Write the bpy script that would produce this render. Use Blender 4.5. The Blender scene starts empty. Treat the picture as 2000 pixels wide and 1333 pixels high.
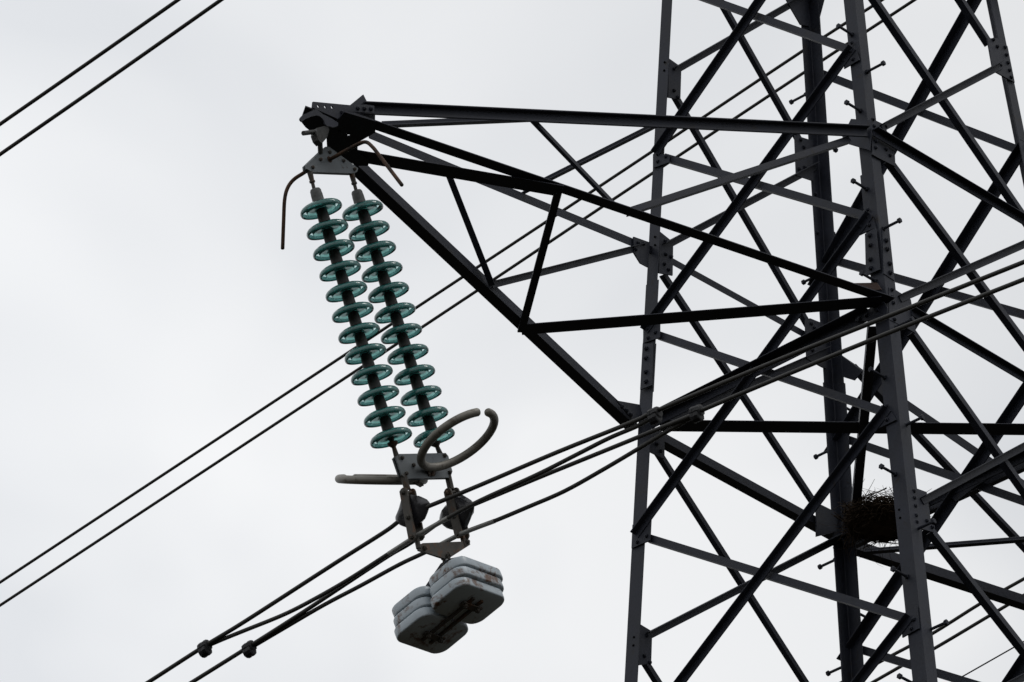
import bpy, bmesh, math, random
from mathutils import Vector, Matrix, noise

# ------------------------------------------------------------------ camera, sky, sun, exposure
CAM_LOC = (-28.4038, -21.5988, 1.5794)
CAM_R = (0.675369, -0.736561, -0.036804)
CAM_U = (-0.368263, -0.380065, 0.848489)
CAM_F = (0.638951, 0.55949, 0.527932)
LENS = 206.322
TAPER = 0.06694

scene = bpy.context.scene
COL = scene.collection
cam_data = bpy.data.cameras.new("camera")
cam_data.lens = LENS
cam_data.sensor_width = 36.0
cam_data.clip_start = 0.1
cam_data.clip_end = 12000.0
cam = bpy.data.objects.new("camera", cam_data)
COL.objects.link(cam)
R_, U_, F_ = Vector(CAM_R), Vector(CAM_U), Vector(CAM_F)
cam.matrix_world = Matrix(((R_.x, U_.x, -F_.x, CAM_LOC[0]), (R_.y, U_.y, -F_.y, CAM_LOC[1]),
                           (R_.z, U_.z, -F_.z, CAM_LOC[2]), (0, 0, 0, 1)))
scene.camera = cam

SUN_EL, SUN_AZ = math.radians(58), math.radians(-62)     # azimuth measured from +X in the XY plane
world = bpy.data.worlds.new("World")
scene.world = world
world.use_nodes = True
nt = world.node_tree
nt.nodes.clear()
wo = nt.nodes.new("ShaderNodeOutputWorld")
bg = nt.nodes.new("ShaderNodeBackground")
bg.inputs["Strength"].default_value = 0.1
sky = nt.nodes.new("ShaderNodeTexSky")
sky.sky_type = 'NISHITA'
sky.sun_disc = False
sky.sun_elevation = SUN_EL
sky.sun_rotation = math.pi / 2 - SUN_AZ
tc = nt.nodes.new("ShaderNodeTexCoord")
n1 = nt.nodes.new("ShaderNodeTexNoise")
n1.inputs["Scale"].default_value = 9.0
n1.inputs["Detail"].default_value = 3.0
n1.inputs["Roughness"].default_value = 0.42
n1.inputs["Distortion"].default_value = 0.3
mp = nt.nodes.new("ShaderNodeMapping")
mp.inputs["Location"].default_value = (0.37, 1.9, 0.6)
mp.inputs["Scale"].default_value = (1, 1, 1.5)
ramp = nt.nodes.new("ShaderNodeValToRGB")
ramp.color_ramp.elements[0].position = 0.38
ramp.color_ramp.elements[0].color = (7.55, 7.74, 8.02, 1)
ramp.color_ramp.elements[1].position = 0.62
ramp.color_ramp.elements[1].color = (9.30, 9.38, 9.48, 1)
# broad brightening of the cloud deck towards the north-west
dotn = nt.nodes.new("ShaderNodeVectorMath"); dotn.operation = 'DOT_PRODUCT'
dotn.inputs[1].default_value = (-0.60, 0.62, -0.90)
mr = nt.nodes.new("ShaderNodeMapRange")
mr.inputs["From Min"].default_value = -0.62
mr.inputs["From Max"].default_value = -0.40
mr.inputs["To Min"].default_value = 0.875
mr.inputs["To Max"].default_value = 1.09
mulc = nt.nodes.new("ShaderNodeVectorMath"); mulc.operation = 'SCALE'
mix = nt.nodes.new("ShaderNodeMix"); mix.data_type = 'RGBA'
mix.inputs["Factor"].default_value = 0.96
L = nt.links.new
L(tc.outputs["Generated"], mp.inputs["Vector"])
L(mp.outputs["Vector"], n1.inputs["Vector"])
L(n1.outputs["Fac"], ramp.inputs["Fac"])
L(tc.outputs["Generated"], dotn.inputs[0])
L(dotn.outputs["Value"], mr.inputs["Value"])
L(ramp.outputs["Color"], mulc.inputs[0])
L(mr.outputs["Result"], mulc.inputs["Scale"])
L(sky.outputs["Color"], mix.inputs["A"])
# an overcast sky is darker towards the horizon and brightest overhead
sep = nt.nodes.new("ShaderNodeSeparateXYZ")
ov = nt.nodes.new("ShaderNodeMapRange")
ov.inputs["From Min"].default_value = 0.0
ov.inputs["From Max"].default_value = 1.0
ov.inputs["To Min"].default_value = 0.60
ov.inputs["To Max"].default_value = 1.35
mulo = nt.nodes.new("ShaderNodeVectorMath"); mulo.operation = 'SCALE'
L(tc.outputs["Generated"], sep.inputs["Vector"])
L(sep.outputs["Z"], ov.inputs["Value"])
L(mulc.outputs["Vector"], mulo.inputs[0])
L(ov.outputs["Result"], mulo.inputs["Scale"])
L(mulo.outputs["Vector"], mix.inputs["B"])
L(mix.outputs["Result"], bg.inputs["Color"])
L(bg.outputs["Background"], wo.inputs["Surface"])

sun_data = bpy.data.lights.new("sun", 'SUN')
sun_data.energy = 0.5
sun_data.angle = math.radians(18)
sun_data.color = (1.0, 0.97, 0.93)
sun = bpy.data.objects.new("sun", sun_data)
COL.objects.link(sun)
sd = Vector((math.cos(SUN_EL) * math.cos(SUN_AZ), math.cos(SUN_EL) * math.sin(SUN_AZ), math.sin(SUN_EL)))
sun.rotation_euler = sd.to_track_quat('Z', 'Y').to_euler()
sun.location = (0, 0, 60)

scene.view_settings.view_transform = 'Standard'
scene.view_settings.look = 'None'
scene.view_settings.exposure = 0.0
scene.view_settings.gamma = 1.0
scene.render.engine = 'CYCLES'
scene.cycles.max_bounces = 14
scene.cycles.transmission_bounces = 14
scene.cycles.glossy_bounces = 5
scene.cycles.diffuse_bounces = 3
scene.cycles.caustics_refractive = False
scene.cycles.caustics_reflective = False

random.seed(7)
LEGS = [((-1, -1), (-2.6529, -2.7829, -0.0), (-1.041, -1.0447, 24.08), (-0.4841, -0.4441, 32.4), 0.116, 0.1), ((-1, 1), (-2.6529, 2.6877, 0.0), (-1.041, 1.0633, 24.08), (-0.4841, 0.5021, 32.4), 0.118, 0.1), ((1, 1), (2.6756, 2.6529, 0.0), (1.0242, 1.041, 24.08), (0.4537, 0.4841, 32.4), 0.118, 0.106), ((1, -1), (2.2845, -2.6529, 0.0), (1.0212, -1.041, 24.08), (0.5848, -0.4841, 32.4), 0.106, 0.095)]
MEMBERS = [
    ('diagonal_brace', (-1.0813, 1.0671, 23.6789), (-0.9793, -0.9074, 25.2019), (-0.0528, -0.6116, -0.7894), 0.0526, (-0.9978, -0.0, 0.0668), 0.0526, 0.008),
    ('diagonal_brace', (-1.194, 1.1677, 21.9952), (-1.0801, -1.0158, 23.697), (-0.0526, -0.6156, -0.7863), 0.0526, (-0.9978, -0.0, 0.0668), 0.0526, 0.008),
    ('diagonal_brace', (-1.3123, 1.3019, 20.2279), (-1.1915, -1.1159, 22.0332), (-0.0535, -0.5991, -0.7989), 0.0526, (-0.9978, -0.0, 0.0668), 0.0526, 0.008),
    ('diagonal_brace', (-1.3523, -0.2668, 19.6305), (-1.3055, -1.2413, 20.33), (-0.0542, -0.584, -0.81), 0.0526, (-0.9978, -0.0, 0.0668), 0.0526, 0.008),
    ('diagonal_brace', (-0.9802, 0.9539, 25.1895), (-0.8773, -0.8503, 26.7268), (-0.0508, -0.6494, -0.7587), 0.0526, (-0.9978, -0.0, 0.0668), 0.0526, 0.008),
    ('diagonal_brace', (-0.9575, 0.9147, 25.1267), (-1.0526, -0.9371, 23.706), (0.0529, -0.6096, 0.791), 0.0526, (0.9978, 0.0, -0.0668), 0.0526, 0.008),
    ('diagonal_brace', (-1.0592, 1.0052, 23.6075), (-1.1643, -1.0247, 22.037), (0.0528, -0.6128, 0.7885), 0.0526, (0.9978, 0.0, -0.0668), 0.0526, 0.008),
    ('diagonal_brace', (-1.1713, 1.1021, 21.9332), (-1.2784, -1.1659, 20.3324), (0.0545, -0.5775, 0.8146), 0.0526, (0.9978, 0.0, -0.0668), 0.0526, 0.008),
    ('diagonal_brace', (-0.8491, 0.9326, 26.7464), (-0.9529, -0.854, 25.1959), (0.0504, -0.6563, 0.7528), 0.0526, (0.9978, 0.0, -0.0668), 0.0526, 0.008),
    ('horizontal_brace', (-1.1344, 1.0093, 22.8854), (-1.134, -0.9928, 22.8912), (-0.0668, -0.0029, -0.9978), 0.0784, (-0.9978, -0.0, 0.0668), 0.084, 0.008),
    ('diagonal_brace', (-0.8835, -0.9026, 25.9468), (1.0146, -1.0106, 24.3336), (0.6485, 0.0508, 0.7596), 0.0526, (0.0, 0.9978, -0.0668), 0.0526, 0.008),
    ('diagonal_brace', (-0.8025, -1.0149, 24.27), (1.1195, -1.1078, 22.8814), (0.5865, 0.0541, 0.8082), 0.0526, (0.0, 0.9978, -0.0668), 0.0526, 0.008),
    ('diagonal_brace', (-0.8335, -1.1139, 22.7897), (1.1876, -1.2224, 21.1697), (0.6263, 0.0521, 0.7779), 0.0526, (0.0, 0.9978, -0.0668), 0.0526, 0.008),
    ('diagonal_brace', (-0.9644, -1.2263, 21.1112), (1.2471, -1.3257, 19.6261), (0.5584, 0.0554, 0.8277), 0.0526, (0.0, 0.9978, -0.0668), 0.0526, 0.008),
    ('diagonal_brace', (-0.5105, -0.8172, 27.2222), (0.712, -0.8948, 26.0636), (0.6887, 0.0484, 0.7234), 0.0526, (0.0, 0.9978, -0.0668), 0.0526, 0.008),
    ('diagonal_brace', (-0.8923, -1.0248, 24.5229), (0.7327, -0.9339, 25.8811), (0.6422, -0.0512, -0.7649), 0.0526, (-0.0, -0.9978, 0.0668), 0.0526, 0.008),
    ('diagonal_brace', (-0.9867, -1.1258, 23.0144), (1.0887, -1.0223, 24.561), (0.5984, -0.0535, -0.7994), 0.0526, (-0.0, -0.9978, 0.0668), 0.0526, 0.008),
    ('diagonal_brace', (-1.0851, -1.2394, 21.3175), (1.1922, -1.1233, 23.0512), (0.6066, -0.0531, -0.7932), 0.0526, (-0.0, -0.9978, 0.0668), 0.0526, 0.008),
    ('diagonal_brace', (-1.2536, -1.3583, 19.5404), (1.3265, -1.2358, 21.3707), (0.5795, -0.0544, -0.8132), 0.0526, (-0.0, -0.9978, 0.0668), 0.0526, 0.008),
    ('horizontal_brace', (-1.0255, -1.0528, 24.4061), (0.9615, -1.0502, 24.4452), (0.0197, -0.0668, -0.9976), 0.056, (-0.0, -0.9978, 0.0668), 0.056, 0.008),
    ('horizontal_brace', (-0.8622, -1.1299, 22.9527), (1.0991, -1.1305, 22.9435), (-0.0047, -0.0668, -0.9978), 0.0504, (-0.0, -0.9978, 0.0668), 0.0504, 0.008),
    ('diagonal_brace', (-0.3711, 0.8569, 27.0309), (0.8003, 0.9272, 25.9811), (0.6682, -0.0497, 0.7423), 0.0426, (0.0, 0.9978, 0.0668), 0.0426, 0.008),
    ('diagonal_brace', (-0.7343, 0.9385, 25.8123), (0.7722, 1.0255, 24.5128), (0.654, -0.0505, 0.7548), 0.0426, (0.0, 0.9978, 0.0668), 0.0426, 0.008),
    ('diagonal_brace', (-0.8602, 1.0438, 24.2386), (0.9739, 1.1316, 22.9268), (0.5826, -0.0543, 0.8109), 0.0426, (0.0, 0.9978, 0.0668), 0.0426, 0.008),
    ('diagonal_brace', (-0.9374, 1.1412, 22.7846), (1.2321, 1.2521, 21.1267), (0.608, -0.053, 0.7921), 0.0426, (0.0, 0.9978, 0.0668), 0.0426, 0.008),
    ('diagonal_brace', (-1.065, 1.2551, 21.0824), (-0.1917, 1.3009, 20.3986), (0.6173, -0.0525, 0.7849), 0.0426, (0.0, 0.9978, 0.0668), 0.0426, 0.008),
    ('diagonal_brace', (-0.799, 0.8991, 25.9988), (0.8585, 0.7982, 27.5058), (0.6735, 0.0494, -0.7375), 0.0538, (-0.0, -0.9978, -0.0668), 0.0538, 0.008),
    ('diagonal_brace', (-0.9244, 1.0028, 24.4495), (0.827, 0.9045, 25.918), (0.6433, 0.0511, -0.7639), 0.0538, (-0.0, -0.9978, -0.0668), 0.0538, 0.008),
    ('diagonal_brace', (-0.9516, 1.1, 22.9975), (0.9261, 1.0078, 24.3752), (0.5924, 0.0538, -0.8038), 0.0538, (-0.0, -0.9978, -0.0668), 0.0538, 0.008),
    ('diagonal_brace', (-1.0959, 1.216, 21.2651), (1.0572, 1.1078, 22.8813), (0.6012, 0.0534, -0.7973), 0.0538, (-0.0, -0.9978, -0.0668), 0.0538, 0.008),
    ('horizontal_brace', (-0.883, 1.0318, 24.4184), (0.8878, 1.0299, 24.4466), (0.016, 0.0668, -0.9976), 0.056, (0.0, 0.9978, 0.0668), 0.056, 0.008),
    ('horizontal_brace', (-0.9759, 1.1345, 22.8839), (1.0893, 1.1351, 22.8754), (0.0041, -0.0668, 0.9978), 0.0672, (0.0, 0.9978, 0.0668), 0.084, 0.008),
    ('diagonal_brace', (0.9679, 1.112, 24.9712), (0.8464, -0.8566, 26.7869), (0.049, -0.6788, -0.7327), 0.0694, (-0.9978, -0.0, -0.0668), 0.0694, 0.008),
    ('diagonal_brace', (1.0614, 1.1496, 23.5746), (0.9476, -0.9561, 25.2753), (0.0519, -0.6292, -0.7755), 0.0694, (-0.9978, -0.0, -0.0668), 0.0694, 0.008),
    ('diagonal_brace', (1.1717, 1.2615, 21.9269), (1.0684, -0.8192, 23.4694), (0.0536, -0.5964, -0.8009), 0.0694, (-0.9978, -0.0, -0.0668), 0.0694, 0.008),
    ('diagonal_brace', (1.2924, 1.2584, 20.1244), (1.1669, -1.199, 21.9989), (0.0531, -0.6073, -0.7927), 0.0694, (-0.9978, -0.0, -0.0668), 0.0694, 0.008),
    ('diagonal_brace', (0.8755, 0.8915, 26.7529), (0.9793, -0.8935, 25.203), (-0.0504, -0.6565, 0.7527), 0.0582, (0.9978, 0.0, 0.0668), 0.0582, 0.008),
    ('diagonal_brace', (0.982, 1.0016, 25.1627), (1.0808, -1.029, 23.6859), (-0.054, -0.589, 0.8063), 0.0582, (0.9978, 0.0, 0.0668), 0.0582, 0.008),
    ('diagonal_brace', (1.0817, 1.0743, 23.6729), (1.1943, -1.1406, 21.9908), (-0.0531, -0.6057, 0.7939), 0.0582, (0.9978, 0.0, 0.0668), 0.0582, 0.008),
    ('diagonal_brace', (1.193, 1.2125, 22.011), (1.3029, -1.206, 20.3692), (-0.0552, -0.5625, 0.8249), 0.0582, (0.9978, 0.0, 0.0668), 0.0582, 0.008),
    ('diagonal_brace', (0.7906, 0.663, 28.0212), (0.8892, -1.01, 26.5493), (-0.0501, -0.6614, 0.7484), 0.0582, (0.9978, 0.0, 0.0668), 0.0582, 0.008),
    ('horizontal_brace', (1.0899, 1.0893, 22.8479), (1.0894, -1.1374, 22.8559), (0.0668, -0.0036, -0.9978), 0.0672, (-0.9978, -0.0, -0.0668), 0.0672, 0.008),
    ('horizontal_brace', (1.1814, 1.1193, 22.8194), (1.1826, -1.0592, 22.8018), (-0.0668, -0.0081, 0.9977), 0.0504, (0.9978, 0.0, 0.0668), 0.0504, 0.008),
    ('plan_brace', (-0.9674, 1.0694, 22.8888), (1.2779, -1.0089, 22.8888), (-0.6793, -0.7339, 0.0), 0.1512, (0.0, 0.0, 1.0), 0.0392, 0.008),
    ('plan_brace', (-1.0071, -0.8674, 22.8664), (1.016, 0.9778, 22.8664), (0.6739, -0.7388, 0.0), 0.065, (0.0, 0.0, 1.0), 0.065, 0.008),
    ('cross_arm_chord', (-5.2797, -0.1317, 23.0363), (-1.0584, -1.0203, 24.4149), (0.2794, -0.145, -0.9491), 0.0728, (-0.2304, -0.9698, 0.0803), 0.0504, 0.01),
    ('cross_arm_chord', (-4.8472, 0.1976, 23.2102), (-1.0079, 1.0113, 24.3989), (0.2652, 0.142, -0.9537), 0.0627, (-0.2304, 0.9698, 0.0803), 0.0627, 0.01),
    ('cross_arm_chord', (-5.4071, -0.1198, 22.8653), (-1.1053, -1.1198, 22.9001), (-0.2264, -0.974, -0.0018), 0.0896, (-0.0081, 0.0, 1.0), 0.0448, 0.01),
    ('cross_arm_chord', (-4.9785, 0.1948, 22.8688), (-1.1073, 1.1624, 22.9001), (-0.2425, 0.9702, -0.002), 0.084, (-0.0081, 0.0, 1.0), 0.0784, 0.01),
    ('cross_arm_brace', (-4.7963, 0.1175, 23.2038), (-3.793, -0.2901, 23.5303), (-0.3427, -0.9328, -0.1115), 0.0504, (-0.3094, 0.0, 0.9509), 0.0504, 0.008),
    ('cross_arm_brace', (-2.7975, 0.6485, 23.8542), (-2.7318, -0.5722, 23.8756), (-0.9494, -0.0565, -0.3089), 0.0448, (-0.3094, 0.0, 0.9509), 0.0448, 0.008),
    ('cross_arm_brace', (-3.9173, -0.3974, 23.4651), (-3.3001, -0.5874, 22.9413), (0.6292, -0.0855, 0.7725), 0.0291, (0.2304, 0.9698, -0.0803), 0.0291, 0.008),
    ('cross_arm_brace', (-3.1866, -0.6157, 22.9254), (-1.176, -0.9817, 24.2742), (-0.5222, 0.1929, 0.8307), 0.0448, (0.2304, 0.9698, -0.0803), 0.0448, 0.008),
    ('cross_arm_brace', (-3.2437, 0.6026, 22.9205), (-1.1663, 0.9787, 24.338), (0.5287, 0.1941, -0.8263), 0.0504, (0.2304, -0.9698, -0.0803), 0.0336, 0.008),
    ('cross_arm_brace', (-3.9071, 0.4025, 23.4333), (-3.2618, 0.6023, 22.8712), (0.6386, 0.0884, 0.7645), 0.0403, (0.2304, -0.9698, -0.0803), 0.047, 0.008),
    ('cross_arm_brace', (-5.0703, 0.1697, 22.8456), (-3.7722, -0.4814, 22.8561), (-0.4483, -0.8939, -0.0036), 0.1288, (-0.0081, 0.0, 1.0), 0.0336, 0.008),
    ('cross_arm_brace', (-3.8471, -0.5318, 22.8555), (-2.6977, 0.8578, 22.8648), (0.7705, -0.6374, 0.0062), 0.0526, (-0.0081, 0.0, 1.0), 0.0134, 0.008),
    ('cross_arm_brace', (-2.6491, 0.8597, 22.8652), (-1.1299, -1.0904, 22.8775), (-0.7888, -0.6146, -0.0064), 0.1344, (-0.0081, 0.0, 1.0), 0.0336, 0.008),
    ('cross_arm_chord', (5.2797, 0.1317, 23.0363), (1.0584, 1.0203, 24.4149), (-0.2794, 0.145, -0.9491), 0.0728, (0.2304, 0.9698, 0.0803), 0.0504, 0.01),
    ('cross_arm_chord', (4.8472, -0.1976, 23.2102), (1.0079, -1.0113, 24.3989), (-0.2652, -0.142, -0.9537), 0.0627, (0.2304, -0.9698, 0.0803), 0.0627, 0.01),
    ('cross_arm_chord', (4.9785, -0.1948, 22.8688), (1.1073, -1.1624, 22.9001), (0.2425, -0.9702, -0.002), 0.084, (0.0081, -0.0, 1.0), 0.0784, 0.01),
    ('cross_arm_brace', (4.7963, -0.1175, 23.2038), (3.793, 0.2901, 23.5303), (0.3427, 0.9328, -0.1115), 0.0504, (0.3094, -0.0, 0.9509), 0.0504, 0.008),
    ('cross_arm_brace', (2.7975, -0.6485, 23.8542), (2.7318, 0.5722, 23.8756), (0.9494, 0.0565, -0.3089), 0.0448, (0.3094, -0.0, 0.9509), 0.0448, 0.008),
    ('cross_arm_brace', (3.9173, 0.3974, 23.4651), (3.3001, 0.5874, 22.9413), (-0.6292, 0.0855, 0.7725), 0.0291, (-0.2304, -0.9698, -0.0803), 0.0291, 0.008),
    ('cross_arm_brace', (3.1866, 0.6157, 22.9254), (1.176, 0.9817, 24.2742), (0.5222, -0.1929, 0.8307), 0.085, (-0.2304, -0.9698, -0.0803), 0.06, 0.008),
    ('cross_arm_brace', (3.2437, -0.6026, 22.9205), (1.1663, -0.9787, 24.338), (-0.5287, -0.1941, -0.8263), 0.0504, (-0.2304, 0.9698, -0.0803), 0.0336, 0.008),
    ('cross_arm_brace', (3.9071, -0.4025, 23.4333), (3.2618, -0.6023, 22.8712), (-0.6386, -0.0884, 0.7645), 0.0403, (-0.2304, 0.9698, -0.0803), 0.047, 0.008),
    ('cross_arm_brace', (5.0703, -0.1697, 22.8456), (3.7722, 0.4814, 22.8561), (0.4483, 0.8939, -0.0036), 0.1288, (0.0081, -0.0, 1.0), 0.0336, 0.008),
    ('cross_arm_brace', (3.8471, 0.5318, 22.8555), (2.6977, -0.8578, 22.8648), (-0.7705, 0.6374, 0.0062), 0.0526, (0.0081, -0.0, 1.0), 0.0134, 0.008),
    ('cross_arm_chord', (1.1919, 1.2185, 22.8994), (6.0063, 0.08, 22.8605), (0.2301, 0.9732, -0.0019), 0.084, (0.0081, -0.0, 1.0), 0.0784, 0.01),
    ('cross_arm_brace', (1.4258, 1.1707, 22.8776), (2.7208, -0.5294, 22.8776), (-0.7955, -0.6059, 0.0), 0.0448, (0.0, 0.0, 1.0), 0.0504, 0.008),
]
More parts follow.
